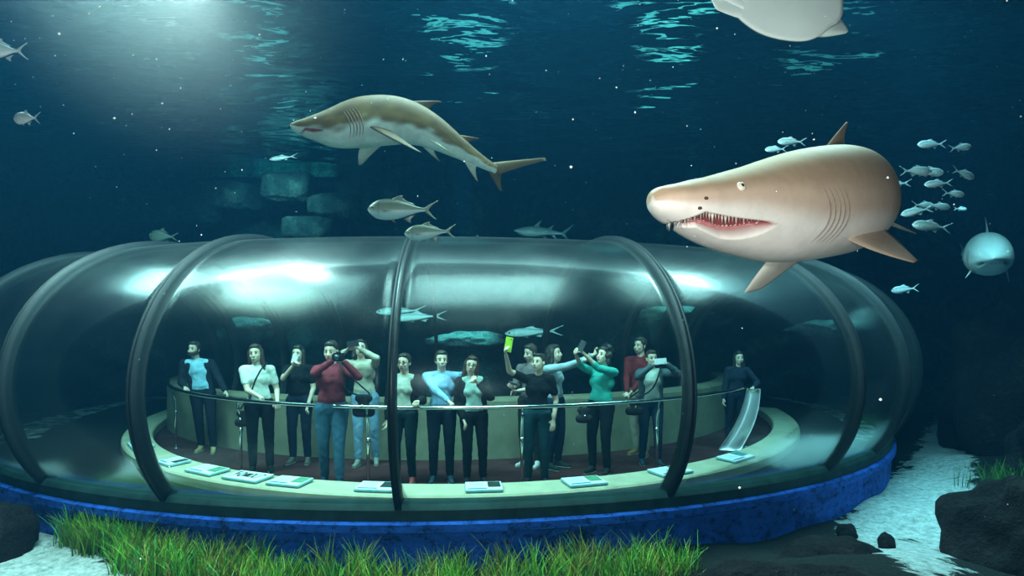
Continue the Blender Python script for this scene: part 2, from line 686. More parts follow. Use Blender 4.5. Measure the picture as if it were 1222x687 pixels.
def ell(a, b, t, z=0.0):
    """plan ellipse of the visitors' platform; t = 0 faces the camera"""
    return Vector((EC.x + a * math.sin(t), EC.y - b * math.cos(t), z))


def sweep_ell(name, a, b, prof, t0, t1, mat, n=110, parent=None, sm=False):
    v, k = [], len(prof)
    for i in range(n):
        t = t0 + (t1 - t0) * i / (n - 1)
        for dr, z in prof:
            v.append(ell(a + dr, b + dr, t, z))
    f = grid_faces(n, k, True)
    f.append(tuple(range(k)))
    f.append(tuple((n - 1) * k + j for j in range(k))[::-1])
    return mesh_obj(name, v, f, mat, parent, smooth=sm)


# gravel bed between tunnel sill and ledge, and the carpet of the walkway
n = 140
v = []
for i in range(n):
    ph = -PHI_MAX + 2 * PHI_MAX * i / (n - 1)
    v += [ring(R0 - 0.12, ph, 0.012), ring(R1 + 0.12, ph, 0.012), ring(R0 - 0.12, ph, -0.2), ring(R1 + 0.12, ph, -0.2)]
f = []
for i in range(n - 1):
    a, b = 4 * i, 4 * (i + 1)
    f += [(a, a + 1, b + 1, b), (a + 2, b + 2, b + 3, a + 3), (a, b, b + 2, a + 2), (a + 1, a + 3, b + 3, b + 1)]
tf = mesh_obj('floor', v, f, M_CARPET, smooth=False)
tag(tf, 'dark maroon carpeted walkway floor inside the tunnel', 'floor', kind='structure')

# bed of gravel and sand between the ledge and the glass
v, gcol = [], []
nq = 180
for i in range(nq):
    t = -math.radians(100) + math.radians(200) * i / (nq - 1)
    e0 = ell(6.38, 8.28, t, 0.03)
    u = Vector((e0.x - CC.x, e0.y - CC.y, 0))
    ph = math.atan2(u.x, -u.y)
    e1 = ring(R0 - 0.12, ph, 0.03)
    for j in range(8):
        w = e0.lerp(e1, j / 7)
        v.append(w + Vector((0, 0, 0.05 * math.sin(5 * ph) ** 2 * math.sin(PI * j / 7))))
        q = max(0.0, min(1.0, (abs(ph) - 0.74) * 4)) * (0.6 if j > 4 else 0.05)
        gcol.append((q, q, q))
bed = mesh_obj('gravel_bed', v, [q for q in grid_faces(nq, 8)], M_SAND, cols=gcol)
tag(bed, 'strip of gravel and pale sand between the ledge and the tunnel glass', 'gravel', kind='stuff')

tb = math.radians(80)
ledge = sweep_ell('stone_ledge', 6.4, 8.3, [(-0.42, 0.02), (0, 0.02), (0.0, 0.13), (-0.02, 0.15), (-0.40, 0.17), (-0.42, 0.15)], -tb, tb, M_CONC)
tag(ledge, 'low beige stone ledge running along the front glass under the placards', 'ledge')

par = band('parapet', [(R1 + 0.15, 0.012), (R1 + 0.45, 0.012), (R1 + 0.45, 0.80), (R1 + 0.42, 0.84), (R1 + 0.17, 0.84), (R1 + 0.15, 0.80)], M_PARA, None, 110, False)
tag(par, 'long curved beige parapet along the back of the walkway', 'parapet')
# ------------------------------------------------------------------ sharks
M_SHARK = tone_mat('shark_skin', 0.5, 0.18, 0.10, 16.0, 0.05)
M_SHARKS = tone_mat('spotted_shark_skin', 0.6, 0.12, 0.30, 7.0, 0.05)
M_FISH = tone_mat('fish_scales', 0.32, 0.35, 0.14, 30.0, 0.03)
M_MOUTH = plain('mouth_flesh', (0.16, 0.035, 0.04), 0.4, 0, 0.5, 0.3, 30)
M_GUM = plain('pink_gum', (0.62, 0.22, 0.22), 0.35, 0, 0.5, 0.25, 40)
M_TOOTH = plain('tooth_enamel', (0.85, 0.80, 0.70), 0.25, 0, 0.6, 0.08, 20)
M_SLIT = plain('gill_shadow', (0.26, 0.19, 0.15), 0.7, 0, 0.2, 0.2, 20)
M_NOSTRIL = plain('nostril_dark', (0.10, 0.05, 0.04), 0.6, 0, 0.2, 0.2, 20)
M_EYEP = plain('pale_eye', (0.80, 0.70, 0.58), 0.15, 0, 0.6, 0.05, 20)
M_PUPIL = plain('black_pupil', (0.01, 0.01, 0.01), 0.1, 0, 0.6, 0.05, 20)


def ellipsoid(name, loc_, rx, ry, rz, mat, parent, rot=None, n=14):
    v, f = [], []
    for i in range(n + 1):
        a = PI * i / n
        for j in range(n):
            b = 2 * PI * j / n
            p = Vector((rx * math.sin(a) * math.cos(b), ry * math.sin(a) * math.sin(b), rz * math.cos(a)))
            if rot is not None:
                p = rot @ p
            v.append(p + Vector(loc_))
    return mesh_obj(name, v, grid_faces(n + 1, n, True), mat, parent)


def bez(a, b, c, t):
    return a * (1 - t) ** 2 + b * 2 * t * (1 - t) + c * t * t


def fin(parent, name, lead0, trail0, tip, mat, col_a, col_b, org, bulge=0.12, hollow=0.25, th=0.02, tipw=0.10, nv=14, nu=10):
    """curved fin with an airfoil thickness: leading root, trailing root and tip in world space"""
    L0, T0, TP = Vector(lead0), Vector(trail0), Vector(tip)
    chord = T0 - L0
    span = TP - (L0 + T0) / 2
    nrm = chord.cross(span).normalized()
    TT = TP + chord * tipw
    lc = (L0 + TP) / 2 - chord * bulge
    tc = (T0 + TT) / 2 - chord * hollow - span * 0.06
    v, cols = [], []
    for sgn in (1, -1):
        for i in range(nv):
            t = i / (nv - 1)
            a, b = bez(L0, lc, TP, t), bez(T0, tc, TT, t)
            for j in range(nu):
                u = j / (nu - 1)
                w = th * (1 - 0.8 * t) * (math.sin(PI * u ** 0.6) * 0.9 + 0.03)
                v.append(a.lerp(b, u) + nrm * w * sgn - org)
                c = np.array(col_a) * (1 - t) + np.array(col_b) * t
                cols.append(c)
    n = nv * nu
    f = grid_faces(nv, nu) + [q[::-1] for q in grid_faces(nv, nu, off=n)]
    for i in range(nv - 1):
        a, b = i * nu, (i + 1) * nu
        f.append((a, b, n + b, n + a))
        a, b = i * nu + nu - 1, (i + 1) * nu + nu - 1
        f.append((a, n + a, n + b, b))
    for j in range(nu - 1):
        a, b = j + (nv - 1) * nu, j + 1 + (nv - 1) * nu
        f.append((a, b, n + b, n + a))
    return mesh_obj(name, v, f, mat, parent, cols=cols)


class Shark:
    """loft along a spine of world points (snout first); profile rows (s, half width, top, bottom) in metres"""

    def __init__(self, name, label, spine, prof, top, side, belly, mat, roll=0.0, mouth=None, ns=130, nt=72,
                 line=0.0, group=None, blotch=0.0):
        sp = catmull(spine, 240)
        seg = np.r_[0, np.cumsum(np.linalg.norm(np.diff(sp, axis=0), axis=1))]
        self.len = seg[-1]
        self.arc = seg / seg[-1]
        self.sp = sp
        self.pr = np.array(prof, float)
        self.roll = roll
        self.memo, self.memo2 = {}, {}
        self.mouth = mouth
        self.org = Vector(self.at(0.45)[0])
        self.root = empty(name, self.org)
        tag(self.root, label, 'shark', group)
        self.mat = mat
        S = np.r_[np.linspace(0, 0.03, 14)[:-1] ** 1.0, np.linspace(0.03, 0.34, int(ns * 0.6))[:-1], np.linspace(0.34, 1, ns - int(ns * 0.6))]
        v, cols = [], []
        top, side, belly = map(np.array, (top, side, belly))
        for s in S:
            for k in range(nt):
                th = 2 * PI * k / nt
                p, inm = self.surf(s, th, True)
                v.append(Vector(p) - self.org)
                e = math.sin(th)
                e2 = e - (line(s) if callable(line) else -line) + 0.10 * math.sin(9 * s + 2) + 0.06 * math.sin(23 * s + 3 * math.cos(th))
                if blotch:
                    e2 += blotch * (math.sin(31 * s + 4 * math.sin(3 * th)) * math.sin(5 * th + 17 * s) + 0.5 * math.sin(71 * s + 9 * th))
                a = min(1, max(0, (e2 + 0.30) / 0.40))
                b = min(1, max(0, (e2 - 0.10) / 0.55))
                a, b = a * a * (3 - 2 * a), b * b * (3 - 2 * b)
                c = belly * (1 - a) + side * a
                c = c * (1 - b) + top * b
                if inm > 0:
                    c = c * (1 - inm) + np.array((0.30, 0.07, 0.07)) * inm
                cols.append(c)
        f = [q[::-1] for q in grid_faces(len(S), nt, True)]
        f.append(tuple(range(nt)))
        f.append(tuple((len(S) - 1) * nt + j for j in range(nt))[::-1])
        self.body = mesh_obj('body', v, f, mat, self.root, cols=cols)
        # mesh bounding tip
        self.cols = (top, side, belly)

    def at(self, s):
        if s not in self.memo:
            self.memo[s] = self.frame(s)
        return self.memo[s]

    def frame(self, s):
        p = np.array([np.interp(s, self.arc, self.sp[:, k]) for k in range(3)])
        e = 0.02
        q = np.array([np.interp(min(1, s + e), self.arc, self.sp[:, k]) for k in range(3)])
        r = np.array([np.interp(max(0, s - e), self.arc, self.sp[:, k]) for k in range(3)])
        t = Vector(q - r).normalized()
        up = Vector((0, 0, 1))
        up = (up - t * up.dot(t)).normalized()
        if self.roll:
            up = Quaternion(t, self.roll) @ up
        side = up.cross(t).normalized()
        return p, t, up, side

    def surf(self, s, th, info=False, lift=0.0):
        """th: 0 = the side turned to +side, pi/2 = back, -pi/2 = belly"""
        p, t, up, sd = self.at(s)
        if s not in self.memo2:
            self.memo2[s] = [float(smooth_interp(s, self.pr[:, 0], self.pr[:, k_])) for k_ in (1, 2, 3)]
        w, tp, bt = self.memo2[s]
        c, e = math.cos(th), math.sin(th)
        k = 1.0
        inm = 0.0
        if self.mouth and self.mouth[0] - 0.004 < s < self.mouth[1]:
            ang = abs(((th + PI / 2 + PI) % (2 * PI)) - PI)       # angle away from the belly line
            au, al = self.lips(s)
            soft = 0.05
            edge = max(0.0, min(1.0, (au - ang) / soft + 0.5, (ang - al) / soft + 0.5))
            inm = edge
            k = 1 - 0.30 * edge * min(1.0, (au - al) / 0.25)
        x = w * math.copysign(abs(c) ** 0.92, c) * k + lift * c
        z = (tp if e > 0 else bt) * math.copysign(abs(e) ** 0.95, e) * k + lift * e
        r = p + np.array(sd) * x + np.array(up) * z
        return (r, inm) if info else Vector(r)

    def eye(self, s, th, r, mat=None):
        c = self.surf(s, th)
        t1 = self.surf(s + 0.01, th) - self.surf(s - 0.01, th)
        t2 = self.surf(s, th + 0.05) - self.surf(s, th - 0.05)
        n_ = t1.cross(t2).normalized()
        if n_.dot(c - Vector(self.at(s)[0])) < 0:
            n_ = -n_
        q = n_.to_track_quat('Z', 'Y').to_matrix()
        e = ellipsoid('eye', c - self.org, r, r, r * 0.55, mat or M_EYEP, self.root, q)
        ellipsoid('pupil', c + n_ * r * 0.42 - self.org, r * 0.42, r * 0.42, r * 0.2, M_PUPIL, e, q, 10)

    def gills(self, s0, ds, th0, th1, n=5, rad=0.006, sides=(1,)):
        for sd in sides:
            for i in range(n):
                pts = []
                for k in range(14):
                    t = k / 13
                    th = th0 + (th1 - th0) * t
                    if sd < 0:
                        th = PI - th
                    pts.append(self.surf(s0 + i * ds + 0.012 * math.sin(PI * t), th, lift=0.0005) - self.org)
                rr = [rad * (0.25 + math.sin(PI * k / 13)) for k in range(14)]
                tube_obj('gill_slit', pts, rr, M_SLIT, self.root, 6)

    def lips(self, s):
        """angles (from the belly line) of the upper and lower lip at s"""
        m0, m1, gap, amax = self.mouth
        x = min(1.0, max(0.0, (s - m0) / (m1 - m0)))
        au = amax * min(1.0, x / 0.15) ** 0.5
        al = au - gap * (1 - max(0.0, (x - 0.45) / 0.55) ** 1.3)
        return au, (al if al > 0 else -1.0)

    def teeth(self, n, ln):
        m0, m1, gap, amax = self.mouth
        for row in (0, 1):
            v, f, gum = [], [], []
            for sd in (-1, 1):
                pts = []
                for i in range(n):
                    x = 0.004 + (i / (n - 1)) ** 1.6 * 0.86
                    s = m0 + x * (m1 - m0)
                    au, al = self.lips(s)
                    if row == 1 and al < 0:
                        continue
                    a = (au - 0.03) if row == 0 else (al + 0.03)
                    th = -PI / 2 + sd * a
                    p = self.surf(s, th, lift=0.0)
                    pts.append(p)
                    u = Vector((0, 0, -1 if row == 0 else 1))
                    h = ln * (0.6 + 0.6 * random.random()) * (1 - 0.55 * x)
                    t = p + u * h
                    b = len(v)
                    for k in range(5):
                        an = 2 * PI * k / 5
                        v.append(p + (Vector((math.cos(an), math.sin(an), 0)) * h * 0.17) - self.org)
                    v.append(t - self.org)
                    f += [(b + k, b + (k + 1) % 5, b + 5) for k in range(5)]
                gum.append(pts)
            tag(mesh_obj('teeth', v, f, M_TOOTH, self.root), kind='stuff')
            pts = gum[0][::-1] + gum[1]
            m_ = len(pts)
            tube_obj('gum', [p - self.org + Vector((0, 0, 0.006 if row == 0 else -0.006)) for p in pts],
                     [min(0.011, ln * 0.34) * (0.35 + 0.65 * math.sin(PI * (i + 1) / (m_ + 1))) for i in range(m_)], M_GUM, self.root, 8)

    def fin(self, name, s0, s1, ang, tip, ca=None, cb=None, **kw):
        """fin rooted on the surface between s0 and s1 at angle th; tip in world space"""
        a, b = self.surf(s0, ang, lift=-0.02), self.surf(s1, ang, lift=-0.02)
        top, side, belly = self.cols
        return fin(self.root, name, a, b, tip, self.mat, ca if ca is not None else side, cb if cb is not None else side, self.org, **kw)

    def dorsal(self, name, s0, s1, back, h, **kw):
        p, t, up, sd = self.at(s1)
        r = self.surf(s1, PI / 2)
        return self.fin(name, s0, s1, PI / 2, r + up * h + t * back, self.cols[0], self.cols[0] * 0.8, **kw)

    def ventral(self, name, s0, s1, back, h, ang=-PI / 2, out=0.0, **kw):
        p, t, up, sd = self.at(s1)
        r = self.surf(s1, ang)
        o = sd * (out if math.cos(ang) > 0 else -out)
        return self.fin(name, s0, s1, ang, r - up * h + t * back + o, self.cols[2], self.cols[1], **kw)

    def caudal(self, tipu, tipl, th=0.012):
        p, t, up, sd = self.at(1.0)
        p = Vector(p)
        h = float(self.pr[-1, 2])
        top, side, belly = self.cols
        q = self.at(0.96)[0]
        fin(self.root, 'tail_fin', Vector(q) + up * h * 0.9, p - up * h * 0.8 + t * h, tipu, self.mat, top, top * 0.8, self.org, bulge=0.02, hollow=0.10, th=th, tipw=0.25)
        fin(self.root, 'tail_fin', Vector(q) - up * h * 0.9, p + t * h * 1.5, tipl, self.mat, side, side * 0.8, self.org, bulge=0.02, hollow=0.2, th=th, tipw=0.2)


def sprof(L, k=1.0, kw=1.0):
    t = [(0, .003, .003, .003), (.015, .017, .012, .012), (.05, .036, .026, .024), (.10, .054, .042, .044), (.16, .068, .060, .066),
         (.24, .080, .080, .080), (.34, .086, .094, .084), (.45, .083, .094, .082), (.56, .072, .080, .070), (.67, .056, .062, .055),
         (.78, .040, .044, .040), (.88, .026, .030, .027), (.96, .017, .021, .019), (1, .013, .018, .016)]
    return [(s, w * L * k * kw, a * L * k, b * L * k) for s, w, a, b in t]


# --- the large shark turning in front of the tunnel
big_spine = [P(779, 238, 2.28), P(812, 240, 2.36), P(868, 240, 2.52), P(930, 243, 2.72), P(980, 243, 3.0), P(1012, 242, 3.4),
             P(1022, 240, 3.95), P(1008, 238, 4.6), P(985, 236, 5.3)]
_sp = catmull(big_spine, 240)
_sg = np.r_[0, np.cumsum(np.linalg.norm(np.diff(_sp, axis=0), axis=1))]
_sa = _sg / _sg[-1]


def s_of_px(px):
    """arc position along the spine at an image column of the front half"""
    cols_ = CXP + F_PX * _sp[:, 0] / _sp[:, 1]
    k_ = int(np.argmax(cols_)) + 1
    return float(np.interp(px, cols_[:k_], _sa[:k_]))


big_prof = [(0, .010, .020, .020)]
for px_, w_, t_, b_ in ((783, .045, .038, .040), (792, .080, .052, .066), (806, .108, .064, .094), (822, .130, .078, .130), (840, .148, .090, .166), (862, .170, .112, .198), (885, .190, .140, .222),
                        (915, .215, .185, .246), (945, .238, .228, .256), (975, .255, .262, .256), (1000, .262, .285, .250)):
    big_prof.append((s_of_px(px_), w_, t_, b_))
for s_, w_, t_, b_ in ((.42, .255, .285, .235), (.52, .215, .245, .205), (.62, .165, .19, .160), (.74, .105, .125, .110), (.86, .065, .08, .07), (1, .04, .05, .045)):
    if s_ > big_prof[-1][0] + .03:
        big_prof.append((s_, w_, t_, b_))
big = Shark('sand_tiger_shark', 'large brown shark close to the viewer with its toothy mouth ajar', big_spine, big_prof,
            (0.47, 0.32, 0.21), (0.62, 0.45, 0.34), (0.90, 0.82, 0.76), M_SHARK, mouth=(s_of_px(801), s_of_px(882), math.radians(33), math.radians(60)),
            ns=240, nt=180, line=lambda s: -0.10 - 0.24 * min(1, max(0, (s - 0.10) / 0.2)))
if big.surf(0.2, 0).y > big.surf(0.2, PI).y:
    NEAR, FAR = PI, 0.0
else:
    NEAR, FAR = 0.0, PI
SGN = 1 if NEAR == 0 else -1


def side_th(t):
    return t if NEAR == 0 else PI - t


big.teeth(26, 0.050)
big.eye(s_of_px(846), side_th(math.radians(17)), 0.019)
big.eye(s_of_px(846), side_th(math.radians(180 - 17)), 0.016)
for s_, t_ in ((s_of_px(812), -4), (s_of_px(808), -24)):
    c = big.surf(s_, side_th(math.radians(t_)))
    ellipsoid('nostril', c - big.org, 0.008, 0.008, 0.006, M_NOSTRIL, big.root)
big.gills(s_of_px(922), 0.0085, side_th(math.radians(-46)), side_th(math.radians(8)), 5, 0.003)
big.dorsal('dorsal_fin', 0.33, 0.455, 0.0, 0.15, th=0.016, bulge=0.05, hollow=0.3)
big.dorsal('second_dorsal_fin', 0.58, 0.66, 0.03, 0.13, th=0.012)
fin(big.root, 'pectoral_fin', big.surf(0.262, side_th(math.radians(-46)), lift=-0.03), big.surf(0.385, side_th(math.radians(-36)), lift=-0.03),
    P(1090, 313, 2.62), M_SHARK, (0.50, 0.37, 0.28), (0.42, 0.31, 0.23), big.org, bulge=0.18, hollow=-0.05, th=0.022, tipw=0.12)
fin(big.root, 'pectoral_fin', big.surf(0.215, side_th(math.radians(-108)), lift=-0.03), big.surf(0.33, side_th(math.radians(-104)), lift=-0.03),
    P(888, 349, 2.78), M_SHARK, (0.80, 0.74, 0.66), (0.66, 0.62, 0.54), big.org, bulge=0.05, hollow=0.0, th=0.022, tipw=0.34)
big.ventral('pelvic_fin', 0.50, 0.57, 0.10, 0.10, side_th(math.radians(-40)), 0.16, th=0.014)
big.ventral('pelvic_fin', 0.50, 0.57, 0.10, 0.10, side_th(math.radians(-140)), 0.16, th=0.014)
big.caudal(P(985, 215, 5.75), P(975, 250, 5.45))

# --- the shark swimming left across the back of the tunnel
s1_spine = [P(346, 149, 4.7), P(366, 152, 4.75), P(400, 152, 4.85), P(440, 147, 4.95), P(480, 147, 5.05), P(512, 157, 5.15), P(545, 176, 5.25), P(572, 192, 5.35), P(592, 203, 5.42)]
L1 = 1.72
s1 = Shark('sand_tiger_shark', 'brown and white shark swimming to the left above the tunnel', s1_spine,
           [(s, w * 1.22 + (.012 if .01 < s < .09 else 0), a * 1.26, b * 1.22 + (.010 if .01 < s < .09 else 0)) for s, w, a, b in sprof(L1)],
           (0.060, 0.038, 0.012), (0.15, 0.115, 0.04), (0.62, 0.82, 0.74), M_SHARKS, mouth=(0.045, 0.125, math.radians(24), math.radians(66)), ns=150, nt=80, line=0.20, blotch=0.10)
near1 = 0.0 if s1.surf(0.2, 0).y < s1.surf(0.2, PI).y else PI


def st1(t):
    t = math.radians(t)
    return t if near1 == 0 else PI - t


s1.teeth(14, 0.016)
s1.eye(0.095, st1(28), 0.009)
s1.eye(0.095, st1(152), 0.009)
s1.gills(0.225, 0.014, st1(-46), st1(24), 5, 0.0035)
s1.dorsal('dorsal_fin', 0.50, 0.60, 0.07, 0.12, th=0.012)
s1.dorsal('second_dorsal_fin', 0.74, 0.82, 0.06, 0.09, th=0.010)
fin(s1.root, 'pectoral_fin', s1.surf(0.31, st1(-20), lift=-0.02), s1.surf(0.41, st1(-34), lift=-0.02), P(501, 182, 4.75), M_SHARKS, (0.08, 0.06, 0.03), (0.05, 0.04, 0.02),
    s1.org, bulge=0.2, hollow=0.0, th=0.014, tipw=0.1)
fin(s1.root, 'pectoral_fin', s1.surf(0.29, st1(-115), lift=-0.02), s1.surf(0.41, st1(-112), lift=-0.02), P(428, 197, 5.25), M_SHARKS, (0.66, 0.74, 0.66), (0.55, 0.62, 0.52),
    s1.org, bulge=0.1, hollow=0.1, th=0.014, tipw=0.15)
s1.ventral('pelvic_fin', 0.60, 0.68, 0.10, 0.03, st1(-50), 0.05, th=0.010)
s1.ventral('pelvic_fin', 0.60, 0.68, 0.10, 0.05, st1(-130), 0.05, th=0.010)
s1.ventral('anal_fin', 0.82, 0.90, 0.05, 0.12, th=0.010)
s1.caudal(P(650, 188, 5.75), P(596, 227, 5.5))

# --- the shark heading for the viewer at the far right
s2_spine = [P(1186, 308, 8.3), P(1186, 308, 8.5), P(1184, 308, 8.8), P(1180, 307, 9.3), P(1172, 306, 10.0), P(1160, 304, 10.8), P(1150, 303, 11.6)]
s2 = Shark('sand_tiger_shark', 'distant grey shark swimming head-on towards the viewer at the right', s2_spine,
           [(s, w * 1.15, a * 1.35, b * 1.1) for s, w, a, b in sprof(2.9)],
           (0.22, 0.27, 0.27), (0.40, 0.47, 0.46), (0.75, 0.86, 0.84), M_SHARK, mouth=(0.05, 0.15, math.radians(14), math.radians(64)), ns=100, nt=56, line=-0.1)
s2.teeth(10, 0.03)
s2.eye(0.10, math.radians(28), 0.016)
s2.eye(0.10, math.radians(152), 0.016)
s2.gills(0.22, 0.012, math.radians(-50), math.radians(22), 5, 0.004, (1, -1))
s2.dorsal('dorsal_fin', 0.34, 0.44, 0.05, 0.24, th=0.018)
for sg, px, py in ((1, 1152, 332), (-1, 1204, 336)):
    th_ = math.radians(-40)
    a_, b_ = s2.surf(0.28, th_, lift=-0.03), s2.surf(0.36, th_, lift=-0.03)
    if (a_.x > P(1184, 308, 9).x) != (sg < 0):
        th_ = PI - th_
        a_, b_ = s2.surf(0.28, th_, lift=-0.03), s2.surf(0.36, th_, lift=-0.03)
    fin(s2.root, 'pectoral_fin', a_, b_, P(px, py, 9.2), M_SHARK, (0.5, 0.58, 0.56), (0.4, 0.46, 0.45), s2.org, bulge=0.2, hollow=0.05, th=0.02, tipw=0.12)
s2.caudal(P(1146, 290, 12.1), P(1147, 312, 11.9))

# --- the faint shark in the haze behind the tunnel
s3_spine = [P(613, 275, 11.2), P(622, 276, 11.2), P(635, 277, 11.2), P(650, 277, 11.2), P(662, 278, 11.2), P(672, 279, 11.2)]
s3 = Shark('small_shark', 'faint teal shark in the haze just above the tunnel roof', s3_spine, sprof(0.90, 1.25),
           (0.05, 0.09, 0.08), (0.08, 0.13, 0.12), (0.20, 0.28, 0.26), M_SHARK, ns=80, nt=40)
s3.eye(0.09, math.radians(28), 0.008)
s3.dorsal('dorsal_fin', 0.38, 0.52, 0.04, 0.12, th=0.008)
s3.dorsal('second_dorsal_fin', 0.66, 0.76, 0.04, 0.09, th=0.008)
s3.ventral('anal_fin', 0.74, 0.84, 0.03, 0.07, th=0.008)
s3.ventral('pelvic_fin', 0.54, 0.62, 0.05, 0.05, th=0.008)
s3.ventral('pectoral_fin', 0.26, 0.36, 0.08, 0.06, math.radians(-60), 0.06, th=0.008)
s3.caudal(P(684, 268, 11.2), P(679, 287, 11.2))

# ------------------------------------------------------------------ bony fish


def make_fish(name, deep, wide, cols, tail=0.22, fork=0.9, fin_c=None, body_end=0.80):
    """a fish one metre long, head at +X; returns the root with its parts"""
    root = empty(name)
    top, side, belly = map(np.array, cols)
    fc = tuple(fin_c or side * 0.75)
    prof = [(0, .004, .006, .006), (.03, .30, .26, .30), (.09, .60, .58, .62), (.18, .90, .86, .88), (.30, 1.0, 1.0, 1.0), (.45, .95, .97, .95),
            (.60, .78, .78, .76), (.75, .50, .50, .48), (.88, .24, .26, .25), (1, .11, .16, .16)]
    pr = np.array(prof)
    ns, nt = 40, 24
    v, cl = [], []
    for i in range(ns):
        s = (i / (ns - 1)) ** 1.25
        w = float(smooth_interp(s, pr[:, 0], pr[:, 1])) * wide / 2
        t = float(smooth_interp(s, pr[:, 0], pr[:, 2])) * deep / 2
        b = float(smooth_interp(s, pr[:, 0], pr[:, 3])) * deep / 2
        for k in range(nt):
            a = 2 * PI * k / nt
            c, e = math.cos(a), math.sin(a)
            v.append((0.5 - s * body_end, w * c, (t if e > 0 else b) * e))
            x = min(1, max(0, (e + 0.55) / 0.5))
            y = min(1, max(0, (e - 0.05) / 0.5))
            cc = belly * (1 - x) + side * x
            cc = cc * (1 - y) + top * y
            if 0.19 < s < 0.225 and abs(e) < 0.8:
                cc = cc * 0.7
            cl.append(cc)
    f = [q[::-1] for q in grid_faces(ns, nt, True)] + [tuple(range(nt)), tuple((ns - 1) * nt + k for k in range(nt))[::-1]]
    mesh_obj('body', v, f, M_FISH, root, cols=cl)
    O = Vector((0, 0, 0))
    xe = 0.5 - body_end
    h = deep * 0.08
    fin(root, 'tail_fin', (xe + .03, 0, h), (xe - .03, 0, -h * .6), (-0.5, 0, tail * 0.62), M_FISH, fc, fc, O, bulge=.1, hollow=.5 * fork, th=.010, tipw=.25, nv=8, nu=6)
    fin(root, 'tail_fin', (xe + .03, 0, -h), (xe - .03, 0, h * .6), (-0.48, 0, -tail * 0.62), M_FISH, fc, fc, O, bulge=.1, hollow=.5 * fork, th=.010, tipw=.25, nv=8, nu=6)
    d = deep / 2
    fin(root, 'dorsal_fin', (0.16, 0, d * .93), (-0.18, 0, d * .5), (0.02, 0, d * 1.35), M_FISH, fc, fc, O, bulge=.1, hollow=.45, th=.008, tipw=.10, nv=7, nu=7)
    fin(root, 'anal_fin', (-0.02, 0, -d * .86), (-0.20, 0, -d * .45), (-0.12, 0, -d * 1.25), M_FISH, fc, fc, O, bulge=.1, hollow=.45, th=.008, tipw=.10, nv=7, nu=7)
    fin(root, 'pelvic_fin', (0.18, 0, -d * .92), (0.11, 0, -d * .95), (0.09, 0, -d * 1.28), M_FISH, fc, fc, O, th=.006, nv=6, nu=5)
    for s in (-1, 1):
        fin(root, 'pectoral_fin', (0.27, s * wide * .46, -d * .10), (0.24, s * wide * .47, -d * .28), (0.14, s * wide * .75, -d * .30), M_FISH, fc, fc, O, th=.006, nv=6, nu=5)
        e = ellipsoid('eye', (0.5 - 0.085, s * wide * .30, d * .16), .026, .012, .026, M_EYEP, root, None, 10)
        ellipsoid('pupil', (0.5 - 0.085, s * (wide * .30 + .009), d * .16), .016, .008, .016, M_PUPIL, e, None, 8)
    return root


def copy_tree(o, parent=None):
    c = o.copy()
    C.objects.link(c)
    c.parent = parent
    for ch in list(o.children):
        copy_tree(ch, c)
    return c


PROTO = {}
USED = set()


def put_fish(kind, px, py, d, len_px, yaw, pitch, label, group=None, cat='fish', roll=0.0):
    o = PROTO[kind] if kind not in USED else copy_tree(PROTO[kind])
    USED.add(kind)
    o.location = P(px, py, d)
    ca = max(0.25, abs(math.cos(math.radians(yaw))))
    L = len_px / F_PX * d / ca
    o.scale = (L, L, L)
    o.rotation_euler = (math.radians(roll), math.radians(-pitch), math.radians(yaw))
    for k in ('group',):
        if k in o:
            del o[k]
    return tag(o, label, cat, group)


PROTO['jack'] = make_fish('amberjack', 0.30, 0.15, ((0.06, 0.085, 0.06), (0.20, 0.24, 0.19), (0.42, 0.70, 0.70)), 0.22, 0.9, None, 0.84)
PROTO['dim'] = make_fish('grouper', 0.36, 0.18, ((0.05, 0.08, 0.06), (0.10, 0.14, 0.10), (0.14, 0.18, 0.14)), 0.2, 0.3)
PROTO['bream'] = make_fish('silver_bream', 0.42, 0.13, ((0.30, 0.42, 0.46), (0.60, 0.72, 0.76), (0.82, 0.92, 0.94)), 0.34, 0.9)
PROTO['school'] = make_fish('silver_fish', 0.27, 0.13, ((0.16, 0.26, 0.28), (0.50, 0.66, 0.68), (0.85, 0.98, 0.98)), 0.24, 0.8)
PROTO['long'] = make_fish('slender_fish', 0.15, 0.09, ((0.25, 0.36, 0.36), (0.55, 0.70, 0.68), (0.80, 0.92, 0.88)), 0.14, 0.8)

